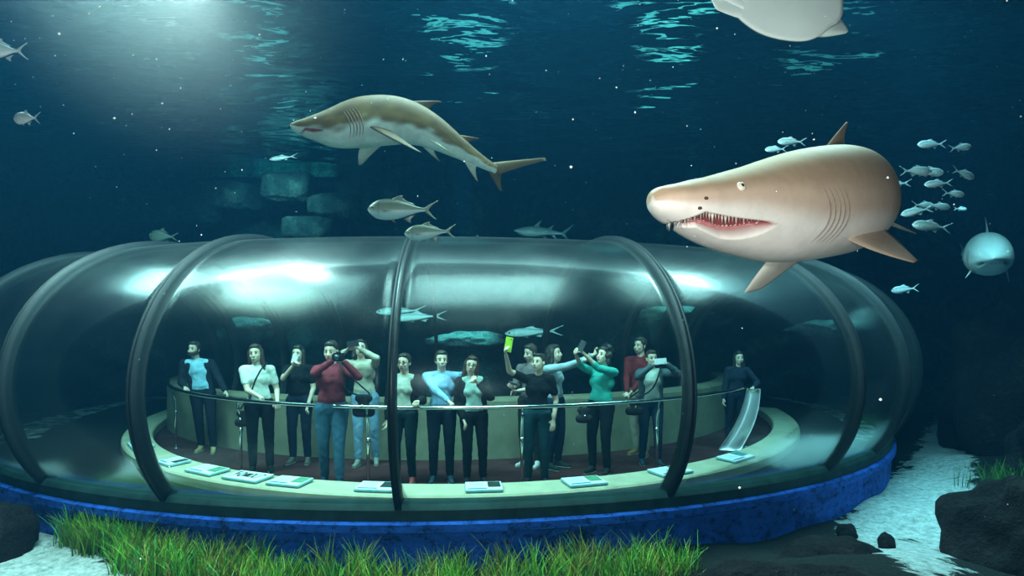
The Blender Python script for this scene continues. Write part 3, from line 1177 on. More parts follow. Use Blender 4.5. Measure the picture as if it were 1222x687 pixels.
put_fish('jack', 480, 250, 4.9, 84, 178, 1, 'larger of the two grey-green jacks swimming left under the brown and white shark')
put_fish('jack', 513, 277, 5.1, 62, 176, -2, 'smaller grey-green jack just above the tunnel roof by the central rib')
put_fish('bream', 32, 141, 3.6, 34, 176, 0, 'small silver bream in open blue water at the left')
put_fish('bream', 4, 60, 3.4, 46, 200, -6, 'silver fish leaving the picture at the upper left edge')
put_fish('dim', 195, 282, 9.5, 40, 165, 4, 'dim greenish fish hovering behind the tunnel roof at the left')
put_fish('long', 338, 188, 9.0, 36, 170, -4, 'thin silver fish ahead of the brown and white shark\'s snout')
sg = 'school of silver fish behind the large shark'
for px, py, d, ln, yaw, pit, lab in (
        (1093, 204, 6.0, 40, 3, 0, 'left one of two overlapping silver fish at the top of the school'),
        (1108, 205, 6.4, 38, 2, -2, 'right one of two overlapping silver fish at the top of the school'),
        (1150, 207, 6.2, 33, 14, -14, 'silver fish pointing down right, rightmost of the school'),
        (1120, 219, 6.1, 31, 170, -2, 'silver fish heading left below the overlapping pair'),
        (1138, 231, 6.3, 29, 6, -4, 'silver fish third from the top at the right of the school'),
        (1070, 219, 6.8, 30, 165, 0, 'dim fish partly hidden behind the large shark'),
        (1094, 252, 6.3, 32, 160, -10, 'silver fish tilted down left near the shark fin'),
        (1102, 245, 6.7, 30, 10, 0, 'teal fish in the middle of the lower school'),
        (1120, 246, 6.5, 30, 5, -3, 'silver fish at the right of the lower school'),
        (1146, 249, 8.5, 17, 5, 0, 'tiny faint fish at the right of the lower school'),
        (1112, 270, 6.0, 44, 172, 8, 'greenish fish turning with forked tail raised below the school'),
        (945, 169, 6.6, 34, 178, 2, 'teal fish above the back of the large shark'),
        (926, 178, 6.9, 26, 176, 0, 'dim teal fish just above the large shark\'s head'),
        (1146, 176, 6.4, 30, 8, 8, 'pale fish near the water surface at the right'),
        (1112, 172, 6.8, 34, 178, 0, 'pale fish just under the surface glitter above the school'),
        (1080, 345, 8.5, 32, 175, -6, 'small fish over the right end of the tunnel roof')):
    put_fish('school', px, py, d, ln, yaw, pit, lab, sg)
for px, py, d, ln, yaw, pit, lab in (
        (478, 371, 10.4, 60, 178, -2, 'upper of two slender silver fish seen through the tunnel glass'),
        (500, 378, 10.0, 66, 182, -3, 'lower of two slender silver fish seen through the tunnel glass'),
        (637, 396, 10.8, 70, 178, -3, 'long pale fish behind the tunnel above the yellow phone')):
    put_fish('long', px, py, d, ln, yaw, pit, lab)

# ------------------------------------------------------------------ the ray at the upper right
M_RAY = tone_mat('ray_skin', 0.4, 0.4, 0.06, 9.0, 0.05)
RC0 = P(935, 5, 3.3)
ray = empty('stingray', RC0)
tag(ray, 'white-bellied ray gliding overhead at the top right', 'ray')
ax = Vector((1, 0.12, 0.05)).normalized()
ay = Vector((-0.05, -0.30, -1)).normalized()        # towards the lower edge in view
ay = (ay - ax * ay.dot(ax)).normalized()
an = ax.cross(ay).normalized()
if an.y > 0:
    an = -an
OUT = [(66, 5), (60, 26), (50, 40), (40, 46), (20, 60), (2, 63), (-22, 57), (-45, 47), (-62, 34), (-70, 24), (-76, 8), (-78, -12), (-66, -45), (-30, -78), (20, -90), (55, -62), (68, -25)]
oc = catmull(OUT + OUT[:1], 97)[:-1] * (3.3 / F_PX)
v, cl = [], []
nr = 14
for sgn in (1, -1):
    for i in range(nr):
        r = i / (nr - 1)
        for q in oc:
            hgt = (0.075 if sgn > 0 else 0.05) * (1 - r ** 2.2) + 0.004
            wob = 0.02 * math.sin(q[0] * 9) * r * r
            v.append(ax * q[0] * r + ay * q[1] * r + an * (hgt * sgn + wob + 0.05 * r * r))
            cl.append((0.86, 0.90, 0.86) if sgn > 0 else (0.14, 0.13, 0.11))
k = len(oc)
f = grid_faces(nr, k, True) + [q[::-1] for q in grid_faces(nr, k, True, nr * k)]
for j in range(k):
    a, b = (nr - 1) * k + j, (nr - 1) * k + (j + 1) % k
    f.append((a, b, nr * k + b, nr * k + a))
mesh_obj('disc', v, f, M_RAY, ray, cols=cl)
W = (0.86, 0.90, 0.86)


def rp(x, y, z=0.0):
    s = 3.3 / F_PX
    return RC0 + ax * x * s + ay * y * s + an * z


fin(ray, 'wing_lobe', rp(22, 50, .03), rp(62, 28, .03), rp(58, 53, .06), M_RAY, W, (0.62, 0.70, 0.66), RC0, bulge=.25, hollow=-.1, th=.03, tipw=.1)
fin(ray, 'pelvic_fin', rp(-62, 30, .04), rp(-70, 4, .04), rp(-92, 20, .05), M_RAY, W, W, RC0, bulge=.1, hollow=-.2, th=.02, tipw=.6)
fin(ray, 'pelvic_fin', rp(-60, 22, .05), rp(-66, -8, .05), rp(-86, 0, .06), M_RAY, W, W, RC0, bulge=.1, hollow=-.2, th=.02, tipw=.6)
tube_obj('tail', [rp(-64 - 46 * t, 8 - 14 * t, 0.03) - RC0 for t in [i / 12 for i in range(13)]], [0.022 * (1 - 0.85 * i / 12) for i in range(13)], plain('ray_tail', (0.5, 0.55, 0.52), 0.5), ray, 8)
# ------------------------------------------------------------------ people
M_SKIN = tone_mat('skin', 0.55, 0.35, 0.06, 30.0)
SPH = {}


def round_cone(V, Fc, p, r1, q, r2, flat=1.0, axis=None, n=12):
    """append a closed round-ended cone; flat squeezes it along axis"""
    p, q = Vector(p), Vector(q)
    d = q - p
    L = d.length
    t = d / L if L > 1e-6 else Vector((0, 0, 1))
    a = Vector(axis) if axis is not None else t.orthogonal()
    a = a - t * a.dot(t)
    if a.length < 1e-4:
        a = t.orthogonal()
    a.normalize()
    b = t.cross(a)
    rows = []
    for k in range(1, 4):
        e = PI / 2 * (1 - k / 3.5)
        rows.append((p - t * r1 * math.sin(e), r1 * math.cos(e)))
    rows.append((p, r1))
    rows.append((p.lerp(q, 0.5), (r1 + r2) / 2))
    rows.append((q, r2))
    for k in range(3, 0, -1):
        e = PI / 2 * (1 - k / 3.5)
        rows.append((q + t * r2 * math.sin(e), r2 * math.cos(e)))
    off = len(V)
    for c, r in rows:
        for k in range(n):
            an_ = 2 * PI * k / n
            V.append(c + a * (math.cos(an_) * r * flat) + b * (math.sin(an_) * r))
    Fc += grid_faces(len(rows), n, True, off)
    Fc.append(tuple(off + k for k in range(n))[::-1])
    Fc.append(tuple(off + (len(rows) - 1) * n + k for k in range(n)))


def blob(V, Fc, c, rx, ry, rz, rot, n=14):
    off = len(V)
    for i in range(1, n):
        a = PI * i / n
        for j in range(n):
            b = 2 * PI * j / n
            V.append(Vector(c) + rot @ Vector((rx * math.sin(a) * math.cos(b), ry * math.sin(a) * math.sin(b), rz * math.cos(a))))
    Fc += grid_faces(n - 1, n, True, off)
    Fc.append(tuple(off + k for k in range(n))[::-1])
    Fc.append(tuple(off + (n - 2) * n + k for k in range(n)))


def remesh(name, V, Fc, mat, parent, voxel=0.011, smooth=2, noise=0.0):
    me = bpy.data.meshes.new('tmp')
    me.from_pydata([tuple(v) for v in V], [], Fc)
    bm = bmesh.new()
    bm.from_mesh(me)
    bmesh.ops.recalc_face_normals(bm, faces=bm.faces)
    bm.to_mesh(me)
    bm.free()
    o = bpy.data.objects.new('tmp', me)
    C.objects.link(o)
    md = o.modifiers.new('r', 'REMESH')
    md.mode = 'VOXEL'
    md.voxel_size = voxel
    if smooth:
        sm = o.modifiers.new('s', 'SMOOTH')
        sm.factor, sm.iterations = 0.5, smooth
    dg = bpy.context.evaluated_depsgraph_get()
    m2 = bpy.data.meshes.new_from_object(o.evaluated_get(dg))
    bpy.data.objects.remove(o)
    bpy.data.meshes.remove(me)
    m2.name = name
    if noise:
        co = np.empty(len(m2.vertices) * 3, dtype=np.float32)
        m2.vertices.foreach_get('co', co)
        co = co.reshape(-1, 3)
        w = np.sin(co[:, 0] * 55 + 4 * np.sin(co[:, 2] * 18)) * np.cos(co[:, 1] * 47 + co[:, 2] * 21)
        nr_ = np.empty(len(m2.vertices) * 3, dtype=np.float32)
        m2.vertices.foreach_get('normal', nr_)
        co = co + nr_.reshape(-1, 3) * (w * noise)[:, None]
        m2.vertices.foreach_set('co', co.ravel())
    m2.polygons.foreach_set('use_smooth', [True] * len(m2.polygons))
    m2.materials.clear()
    m2.materials.append(mat)
    ob = bpy.data.objects.new(name, m2)
    C.objects.link(ob)
    ob.parent = parent
    return ob


def cloth(col, key=None):
    nm = 'cloth_%d_%d_%d' % tuple(int(c * 255) for c in col)
    return plain(nm, col, 0.9, 0, 0.15, 0.22, 9, 0.25)


def two_bone(a, t, l1, l2, hint):
    a, t = Vector(a), Vector(t)
    d = t - a
    D = min(d.length, (l1 + l2) * 0.995)
    D = max(D, abs(l1 - l2) + 0.02)
    u = d.normalized()
    t = a + u * D
    x = (l1 * l1 - l2 * l2 + D * D) / (2 * D)
    h = math.sqrt(max(0, l1 * l1 - x * x))
    hint = Vector(hint)
    hn = hint - u * hint.dot(u)
    hn = hn.normalized() if hn.length > 1e-4 else u.orthogonal()
    return a + u * x + hn * h, t


def hand(V, Fc, w, d, nrm, sc_, curl, thumb):
    """palm, four fingers of unequal length with two bends, and a thumb from the side of the palm"""
    d = d.normalized()
    nrm = (nrm - d * nrm.dot(d)).normalized()
    a = d.cross(nrm)
    s = sc_
    pe = w + d * 0.085 * s
    round_cone(V, Fc, w + d * 0.012 * s, 0.026 * s, pe - d * 0.012 * s, 0.036 * s, 0.48, nrm)
    for k, (off, ln) in enumerate(((-0.030, 0.066), (-0.010, 0.076), (0.010, 0.071), (0.029, 0.056))):
        b = pe + a * off * s * thumb * -1 - d * 0.008 * s
        c1 = curl * 0.9
        d1 = d * math.cos(c1) + nrm * math.sin(c1)
        m_ = b + d1 * ln * 0.55 * s
        c2 = curl * 1.9
        d2 = d * math.cos(c2) + nrm * math.sin(c2)
        round_cone(V, Fc, b, 0.0095 * s, m_, 0.009 * s, n=8)
        round_cone(V, Fc, m_, 0.009 * s, m_ + d2 * ln * 0.5 * s, 0.0075 * s, n=8)
    tb_ = w + d * 0.030 * s + a * 0.028 * s * thumb
    td = (d * 0.6 + a * 0.7 * thumb + nrm * 0.35 * (1 + curl)).normalized()
    tm = tb_ + td * 0.036 * s
    round_cone(V, Fc, tb_, 0.0125 * s, tm, 0.0105 * s, n=8)
    td2 = (d * 0.9 + nrm * 0.5 * (0.3 + curl)).normalized()
    round_cone(V, Fc, tm, 0.0105 * s, tm + td2 * 0.030 * s, 0.0085 * s, n=8)


SKIN = (0.66, 0.46, 0.35)


def person(label, px, d, h, yaw=0, lean=(0, 0), top=(0.1, 0.1, 0.1), pants=(0.02, 0.03, 0.05), shoe=(0.05, 0.05, 0.05), hair=(0.03, 0.022, 0.018),
           hand_l=None, hand_r=None, elbow_l=(0.3, 0.3, -1), elbow_r=(-0.3, 0.3, -1), curl=(0.6, 0.6), head=(0, 0, 0), sleeve='short', style='short',
           jacket=None, beard=False, glasses=False, smile=False, female=True, slim=1.0, palm_l=None, palm_r=None, step=0.0, skirt=False, z0=0.012, cap_sleeve=False,
           shoe_sole=None):
    """yaw turns the figure (0 faces the camera); hand_l / hand_r are world points for the wrists; head = (yaw, pitch, tilt) in degrees"""
    base = Vector((P(px, HORIZON, d).x, d, z0))
    root = empty('person', base, math.radians(yaw))
    tag(root, label, 'person')
    k = h / 1.68
    Ri = Matrix.Rotation(-math.radians(yaw), 3, 'Z')
    lx, ly = lean

    def J(x, y, z):
        t = z / 1.68
        return Vector((x * k + lx * t * t, y * k + ly * t * t, z * k))

    sw = 0.165 if female else 0.195
    hw = 0.095
    kx = slim * k
    pel, waist, chest, nb = J(0, 0, .93), J(0, 0.0, 1.06), J(0, 0.01, 1.27), J(0, 0.02, 1.42)
    hc = J(0, -0.01, 1.565)
    shl, shr = J(sw, 0.01, 1.355), J(-sw, 0.01, 1.355)
    legs = []
    for s in (1, -1):
        legs.append((J(s * hw, 0, .90), J(s * (hw + .005), -0.03 - 0.05 * step * s, .49), J(s * (hw + .01), 0.02 - 0.12 * step * s, .085)))
    wl = Ri @ (Vector(hand_l) - base) if hand_l is not None else J(sw + .07, -0.03, .80)
    wr = Ri @ (Vector(hand_r) - base) if hand_r is not None else J(-sw - .07, -0.03, .80)
    ell_, wl = two_bone(shl, wl, .285 * k, .25 * k, elbow_l)
    elr_, wr = two_bone(shr, wr, .285 * k, .25 * k, elbow_r)
    HR = Matrix.Rotation(math.radians(head[0]), 3, 'Z') @ Matrix.Rotation(math.radians(head[1]), 3, 'X') @ Matrix.Rotation(math.radians(head[2]), 3, 'Y')

    def H(x, y, z):
        return hc + HR @ (Vector((x, y, z)) * k)

    # ---- body: one continuous skin surface
    V, Fc = [], []
    blob(V, Fc, H(0, .012, .022), .074 * k, .093 * k, .098 * k, HR)
    blob(V, Fc, H(0, -.018, -.045), .060 * k, .070 * k, .070 * k, HR)
    blob(V, Fc, H(0, -.048, -.088), .030 * k, .030 * k, .024 * k, HR, 10)
    round_cone(V, Fc, H(0, -.080, .006), .010 * k, H(0, -.100, -.030), .015 * k, n=8)
    for s in (1, -1):
        blob(V, Fc, H(s * .077, .012, -.012), .010 * k, .020 * k, .032 * k, HR, 8)
        blob(V, Fc, H(s * .040, -.062, -.028), .022 * k, .018 * k, .020 * k, HR, 8)
    round_cone(V, Fc, H(0, .018, -.06), .052 * k, nb - Vector((0, 0, .05 * k)), .058 * k)
    round_cone(V, Fc, chest, .085 * kx, nb - Vector((0, 0, .08 * k)), .07 * k, .7, (0, 1, 0))
    round_cone(V, Fc, pel, .09 * kx, chest, .085 * kx, .7, (0, 1, 0))
    for sh, el_, w_, pn, th_, cu in ((shl, ell_, wl, palm_l, -1, curl[0]), (shr, elr_, wr, palm_r, 1, curl[1])):
        round_cone(V, Fc, nb - Vector((0, 0, .07 * k)), .05 * k, sh, .05 * k)
        round_cone(V, Fc, sh, .048 * k, el_, .038 * k)
        round_cone(V, Fc, el_, .038 * k, w_, .025 * k)
        fd = (w_ - el_).normalized()
        pn = Ri @ Vector(pn) if pn is not None else (hc - w_) * -0.2 + Vector((0, -0.4, -0.8))
        hand(V, Fc, w_, fd, Vector(pn), k * 1.05, cu, th_)
    for hp, kn, an_ in legs:
        round_cone(V, Fc, hp, .082 * kx, kn, .052 * k)
        round_cone(V, Fc, kn, .050 * k, an_, .035 * k)
    body = remesh('body', V, Fc, plain('skin_tone', SKIN, 0.55, 0, 0.35, 0.08, 40), root, 0.0105 * k, 1)

    # ---- trousers
    V, Fc = [], []
    pw = .135 if female else .13
    round_cone(V, Fc, J(-.045, 0, .92), (pw - .015) * kx, J(.045, 0, .92), (pw - .015) * kx, .82, (0, 1, 0))
    round_cone(V, Fc, J(-.03, 0, 1.0), (pw - .03) * kx, J(.03, 0, 1.0), (pw - .03) * kx, .8, (0, 1, 0))
    for hp, kn, an_ in legs:
        round_cone(V, Fc, hp, .098 * kx, kn, .068 * k)
        round_cone(V, Fc, kn, .068 * k, an_ + Vector((0, 0, .03 * k)), .052 * k)
    remesh('trousers', V, Fc, cloth(pants), root, 0.013 * k, 2, 0.003)

    # ---- top
    V, Fc = [], []
    round_cone(V, Fc, J(-.062, 0, .975), .095 * kx, J(.062, 0, .975), .095 * kx, .85, (0, 1, 0))
    round_cone(V, Fc, J(-.03, 0, 1.02), .118 * kx, J(.03, 0, 1.02), .118 * kx, .84, (0, 1, 0))
    round_cone(V, Fc, J(0, 0, 1.03), .128 * kx, J(0, 0, 1.12), .122 * kx, .80, (0, 1, 0))
    round_cone(V, Fc, J(0, 0, 1.10), .122 * kx, J(0, .005, 1.27), .140 * kx, .80, (0, 1, 0))
    round_cone(V, Fc, J(0, .005, 1.25), .140 * kx, J(0, .012, 1.355), .085 * kx, .85, (0, 1, 0))
    round_cone(V, Fc, waist + Vector((-.04 * k, 0, 0)), .095 * kx, waist + Vector((.04 * k, 0, 0)), .095 * kx, .85, (0, 1, 0))
    round_cone(V, Fc, J(-.065, .005, 1.22), .105 * kx, J(.065, .005, 1.22), .105 * kx, .88, (0, 1, 0))
    round_cone(V, Fc, J(-.10, .012, 1.35), .068 * k, J(.10, .012, 1.35), .068 * k, .9, (0, 1, 0))
    if female:
        for s in (1, -1):
            blob(V, Fc, J(s * .055, -.066, 1.225), .062 * k, .046 * k, .070 * k, Matrix.Identity(3), 10)
    for sh, el_, w_ in ((shl, ell_, wl), (shr, elr_, wr)):
        round_cone(V, Fc, J(0, .015, 1.375), .062 * k, sh, .058 * k)
        if sleeve == 'none':
            continue
        fr = {'cap': .35, 'short': .62, 'elbow': 1.0, 'long': 1.0}[sleeve]
        round_cone(V, Fc, sh, .060 * k, sh.lerp(el_, fr), (.056 if fr < 1 else .05) * k)
        if sleeve == 'long':
            round_cone(V, Fc, el_, .05 * k, el_.lerp(w_, .93), .036 * k)
        elif sleeve == 'elbow':
            round_cone(V, Fc, el_, .05 * k, el_.lerp(w_, .35), .044 * k)
    remesh('top', V, Fc, cloth(top), root, 0.012 * k, 3, 0.0025)
    if jacket:
        V, Fc = [], []
        for s in (1, -1):
            round_cone(V, Fc, J(s * .125, .01, .90), .060 * k, J(s * .125, .01, 1.32), .062 * k, 1.25, (0, 1, 0))
            round_cone(V, Fc, J(s * .06, .065, .90), .055 * k, J(s * .06, .06, 1.36), .055 * k)
        for sh, el_, w_ in ((shl, ell_, wl), (shr, elr_, wr)):
            round_cone(V, Fc, J(0, .05, 1.37), .055 * k, sh, .065 * k)
            round_cone(V, Fc, sh, .065 * k, el_, .056 * k)
            round_cone(V, Fc, el_, .058 * k, el_.lerp(w_, .92), .042 * k)
        remesh('jacket', V, Fc, cloth(jacket), root, 0.012 * k, 2, 0.004)

    # ---- shoes
    for i, (hp, kn, an_) in enumerate(legs):
        V, Fc = [], []
        s = 1 if i == 0 else -1
        heel = Vector((an_.x, an_.y + .03 * k, .036 * k))
        toe = Vector((an_.x + s * .03 * k, an_.y - .155 * k, .028 * k))
        round_cone(V, Fc, heel, .036 * k, toe, .030 * k)
        round_cone(V, Fc, Vector((an_.x, an_.y, .085 * k)), .042 * k, heel.lerp(toe, .45) + Vector((0, 0, .012 * k)), .034 * k)
        so = remesh('shoe', V, Fc, cloth(shoe), root, 0.011 * k, 1)
        V, Fc = [], []
        round_cone(V, Fc, heel - Vector((0, 0, .026 * k)), .036 * k, toe - Vector((0, 0, .019 * k)), .033 * k, .28, (0, 0, 1))
        remesh('sole', V, Fc, cloth(shoe_sole or (0.30, 0.29, 0.26)), so, 0.010 * k, 0)

    # ---- hair
    V, Fc = [], []
    blob(V, Fc, H(0, .028, .040), .085 * k, .092 * k, .092 * k, HR)
    blob(V, Fc, H(0, -.022, .090), .064 * k, .052 * k, .036 * k, HR, 12)
    if style == 'short':
        for s in (1, -1):
            blob(V, Fc, H(s * .066, .020, .010), .020 * k, .045 * k, .052 * k, HR, 8)
    if style in ('long', 'bob'):
        zl = -.22 if style == 'long' else -.11
        for s in (1, -1):
            round_cone(V, Fc, H(s * .070, .012, .03), .030 * k, H(s * .086, .008, zl), .030 * k)
            round_cone(V, Fc, H(s * .045, .070, .02), .045 * k, H(s * .05, .060, zl - .02), .042 * k)
        round_cone(V, Fc, H(0, .08, .02), .05 * k, H(0, .075, zl - .03), .05 * k)
    if style == 'curly':
        rr = random.Random(int(px))
        for i in range(26):
            an_ = rr.uniform(-0.2, 1.2) * PI
            el2 = rr.uniform(-.10, .12)
            blob(V, Fc, H(.092 * math.cos(an_), .02 + .085 * math.sin(an_), el2), .034 * k, .034 * k, .036 * k, HR, 8)
    if style == 'tied':
        blob(V, Fc, H(0, .115, .035), .045 * k, .040 * k, .045 * k, HR, 10)
    remesh('hair', V, Fc, plain('hair_%d_%d_%d' % tuple(int(c * 500) for c in hair), hair, 0.5, 0, 0.4, 0.4, 30), root, 0.010 * k, 1, 0.003)
    # ---- face
    M_EYE = plain('eye_dark', (0.025, 0.018, 0.014), 0.2, 0, 0.5, 0.1, 10)
    M_LIP = plain('lip', (0.34, 0.13, 0.11), 0.5, 0, 0.4, 0.1, 10)
    M_BROW = plain('brow_dark', (0.04, 0.028, 0.022), 0.8, 0, 0.2, 0.1, 10)
    for s in (1, -1):
        ellipsoid('eye', H(s * .030, -.0755, .004), .013 * k, .007 * k, .0065 * k, M_EYE, root, HR, 8)
        tube_obj('eyebrow', [H(s * (.014 + .010 * i), -.081 + .003 * i, .024 + .004 * math.sin(i * PI / 3)) for i in range(4)],
                 [.004 * k] * 4, M_BROW, root, 6)
    lips = [H(-.026 + .0065 * i, -.0855 + .0016 * abs(i - 4), -.066 + (.0020 * abs(i - 4) ** 1.3 if smile else 0)) for i in range(9)]
    tube_obj('mouth', lips, [.003 * k] + [.0065 * k] * 7 + [.003 * k], plain('smile_teeth', (0.75, 0.70, 0.62), 0.4) if smile else M_LIP, root, 6)
    if beard:
        V, Fc = [], []
        for i in range(9):
            a = -PI / 2 + (i - 4) * 0.33
            blob(V, Fc, H(.062 * math.cos(a), .0 + .082 * math.sin(a) + .005, -.074 + .012 * abs(i - 4) * .5), .024 * k, .022 * k, .034 * k, HR, 8)
        for s in (1, -1):
            round_cone(V, Fc, H(s * .004, -.093, -.052), .008 * k, H(s * .030, -.082, -.062), .007 * k, n=8)
        remesh('beard', V, Fc, plain('beard_dark', (0.03, 0.024, 0.02), 0.8), root, 0.008 * k, 1)
    if glasses:
        gm = plain('glasses_frame', (0.02, 0.02, 0.02), 0.3)
        fr = tube_obj('glasses', [H(-.012, -.098, .004), H(0, -.101, .008), H(.012, -.098, .004)], .003 * k, gm, root, 6)
        for s in (1, -1):
            tube_obj('rim', [H(s * .030 + .021 * math.cos(a), -.092 - .002 * math.cos(a * s), .003 + .017 * math.sin(a)) for a in [2 * PI * i / 14 for i in range(15)]],
                     .0028 * k, gm, fr, 6)
            tube_obj('temple', [H(s * .051, -.088, .006), H(s * .078, -.02, .006), H(s * .080, .012, .0)], .0026 * k, gm, fr, 6)
    root['_k'] = k
    return dict(root=root, wl=root.matrix_basis @ wl, wr=root.matrix_basis @ wr, H=lambda x, y, z: root.matrix_basis @ H(x, y, z), J=lambda x, y, z: root.matrix_basis @ J(x, y, z))


PEOPLE = []


def add(*a, **kw):
    p = person(*a, **kw)
    PEOPLE.append(p)
    del p['root']['_k']
    return p


RA, RB, RZ = 5.8, 7.6, 0.93


def rail_at(px, dz=0.0):
    """point on the handrail that the column px looks at"""
    cand = []
    for i in range(-900, 901):
        w = ell(RA, RB, i / 900 * 1.2, RZ + dz)
        cand.append((abs(CXP + F_PX * w.x / w.y - px) + 3 * w.y, i, w))
    return min(cand)[2]


UPZ = Vector((0, 0, 0.045))
p_beard = add('bearded man in a light blue T-shirt and open navy jacket at the rail', 247, 9.1, 1.60, yaw=10, lean=(-0.20, 0.0), top=(0.26, 0.50, 0.62), jacket=(0.010, 0.014, 0.022),
              pants=(0.008, 0.010, 0.016), shoe=(0.30, 0.22, 0.10), hand_r=rail_at(216) + UPZ + Vector((0.03, 0.05, 0)), hand_l=P(275, 478, 8.9), palm_r=(0, -.2, -1), palm_l=(-.5, -.2, -.3),
              curl=(0.5, 1.0), head=(-20, 0, 0), beard=True, female=False, step=0.6, sleeve='short')
p_white = add('smiling woman in a loose white blouse and dark trousers holding the rail', 312, 7.80, 1.59, yaw=18, lean=(-0.08, 0), top=(0.60, 0.64, 0.56), pants=(0.006, 0.008, 0.010),
              shoe=(0.01, 0.01, 0.01), hair=(0.05, 0.028, 0.02), hand_r=rail_at(308) + UPZ + Vector((-0.02, 0.05, 0.02)), hand_l=P(331, 478, 7.7), palm_r=(0, -.2, -1), curl=(0.8, 1.0),
              head=(-12, 0, -6), smile=True, style='long', sleeve='short')
p_black = add('dark-haired woman in black raising a small phone to her face', 358, 8.35, 1.56, yaw=0, lean=(-0.03, 0), top=(0.006, 0.009, 0.010), pants=(0.010, 0.016, 0.028),
              shoe=(0.10, 0.09, 0.07), hand_r=P(349, 437, 8.05), hand_l=P(368, 482, 8.25), elbow_r=(-.6, -.2, -1), palm_r=(0.6, -.6, 0), curl=(0.5, 0.8), head=(-4, 0, 0), style='long', sleeve='short')
p_cream = add('person in a cream sweater and light jeans with both arms raised', 438, 8.25, 1.64, yaw=4, lean=(-0.10, 0.02), top=(0.50, 0.44, 0.34), pants=(0.16, 0.26, 0.36),
              shoe=(0.2, 0.2, 0.18), hand_r=P(413, 418, 8.0), hand_l=P(429, 416, 8.0), elbow_r=(-1, .1, -.6), elbow_l=(1, .1, -.6), palm_r=(1, -.4, 0), palm_l=(-1, -.4, 0), curl=(0.7, 0.7),
              head=(8, -10, 0), sleeve='long', step=-0.5, style='bob')
p_red = add('woman in a maroon hoodie and blue jeans photographing with a black camera', 396, 7.15, 1.64, yaw=2, lean=(-0.01, 0), top=(0.22, 0.032, 0.045), pants=(0.045, 0.11, 0.17),
            shoe=(0.02, 0.05, 0.09), hand_r=P(397, 430, 6.88), hand_l=P(410, 431, 6.88), elbow_r=(-1, 0, -.7), elbow_l=(1, 0, -.9), palm_r=(1, -.3, .2), palm_l=(-1, -.3, .2), curl=(0.7, 0.7),
            head=(-6, 6, 0), sleeve='long', style='tied', slim=1.12, step=0.7, shoe_sole=(0.55, 0.55, 0.48))
p_vest = add('short-haired person in glasses and cream vest half hidden by the central rib', 482, 7.25, 1.50, yaw=-8, lean=(0.02, -0.05), top=(0.46, 0.48, 0.40), jacket=(0.010, 0.012, 0.014), pants=(0.006, 0.018, 0.022),
             shoe=(0.30, 0.06, 0.06), hand_l=rail_at(498) + UPZ + Vector((0, 0.05, 0.02)), hand_r=P(462, 500, 7.2), palm_l=(0, -.2, -1), curl=(1.0, 0.5), head=(-5, 0, 0), glasses=True, style='short', sleeve='short')
p_blue = add('dark-haired man in a light blue shirt with an arm around the woman beside him', 527, 7.30, 1.53, yaw=6, lean=(0.0, -0.03), top=(0.22, 0.40, 0.58), pants=(0.006, 0.012, 0.022), shoe=(0.02, 0.05, 0.07),
             hand_r=rail_at(535) + UPZ + Vector((0, 0.05, 0.02)), hand_l=P(566, 449, 7.25), elbow_r=(-1, .2, -.3), elbow_l=(0.6, 1, 0), palm_r=(0, -.2, -1), palm_l=(0, -.6, -.6), curl=(0.7, 1.0),
             head=(6, 0, 0), smile=True, female=False, sleeve='long', beard=False, slim=1.05)
p_card = add('woman in glasses and black cardigan leaning on the man in the blue shirt', 567, 7.22, 1.47, yaw=10, lean=(-0.05, 0), top=(0.30, 0.42, 0.38), jacket=(0.008, 0.010, 0.012), pants=(0.005, 0.008, 0.010),
             shoe=(0.02, 0.02, 0.02), hair=(0.055, 0.022, 0.014), hand_l=P(571, 458, 7.0), hand_r=P(553, 500, 7.1), elbow_l=(.8, .1, -1), palm_l=(-.6, -.5, 0), curl=(0.9, 0.5), head=(-8, 0, 10), glasses=True,
             style='long', sleeve='short')
p_self = add('woman in a black T-shirt raising a lime phone for a selfie', 640, 7.20, 1.50, yaw=-6, lean=(0.03, 0), top=(0.006, 0.008, 0.010), pants=(0.008, 0.035, 0.045), shoe=(0.02, 0.02, 0.03),
             hand_r=P(604, 424, 6.95), hand_l=P(661, 500, 7.15), elbow_r=(-1, 0, -1), palm_r=(1, -.3, .2), palm_l=(-.3, 0, -1), curl=(0.3, 0.7), head=(-30, -8, -4), style='tied', sleeve='short', smile=False)
p_back = add('brown-haired person in grey behind the selfie taker looking down at a phone', 633, 8.15, 1.58, yaw=-30, top=(0.16, 0.13, 0.13), pants=(0.02, 0.02, 0.02), shoe=(0.5, 0.5, 0.5), hair=(0.05, 0.03, 0.022),
             hand_r=P(611, 462, 7.95), hand_l=P(619, 466, 7.95), elbow_r=(-.5, .5, -1), elbow_l=(0.4, -.3, -1), palm_r=(0, -.2, 1), curl=(0.8, 0.8), head=(-20, 10, 0), sleeve='elbow', style='short')
p_grey = add('dark-haired person in a pale grey long-sleeved top reaching out a black camera', 662, 8.05, 1.58, yaw=52, lean=(-0.02, 0), top=(0.34, 0.42, 0.46), pants=(0.008, 0.018, 0.035), shoe=(0.02, 0.03, 0.03),
             hand_l=P(716, 420, 7.85), hand_r=P(700, 428, 7.7), elbow_l=(.2, .2, -1), elbow_r=(-.2, -.3, -1), palm_l=(0, -.5, .6), palm_r=(0, -.5, .6), curl=(0.8, 0.8), head=(10, -6, 0), sleeve='long', style='bob')
p_teal = add('woman in a turquoise top and dark trousers holding both hands up', 715, 7.75, 1.56, yaw=-34, lean=(0.06, 0.02), top=(0.045, 0.42, 0.36), pants=(0.006, 0.010, 0.013), shoe=(0.02, 0.02, 0.02),
             hand_r=P(688, 425, 7.45), hand_l=P(699, 424, 7.45), elbow_r=(-.6, 0, -1), elbow_l=(.2, -.3, -1), palm_r=(.8, 0, .2), palm_l=(-.8, 0, .2), curl=(0.7, 0.6), head=(-16, -14, 0), sleeve='elbow', style='curly', slim=1.08)
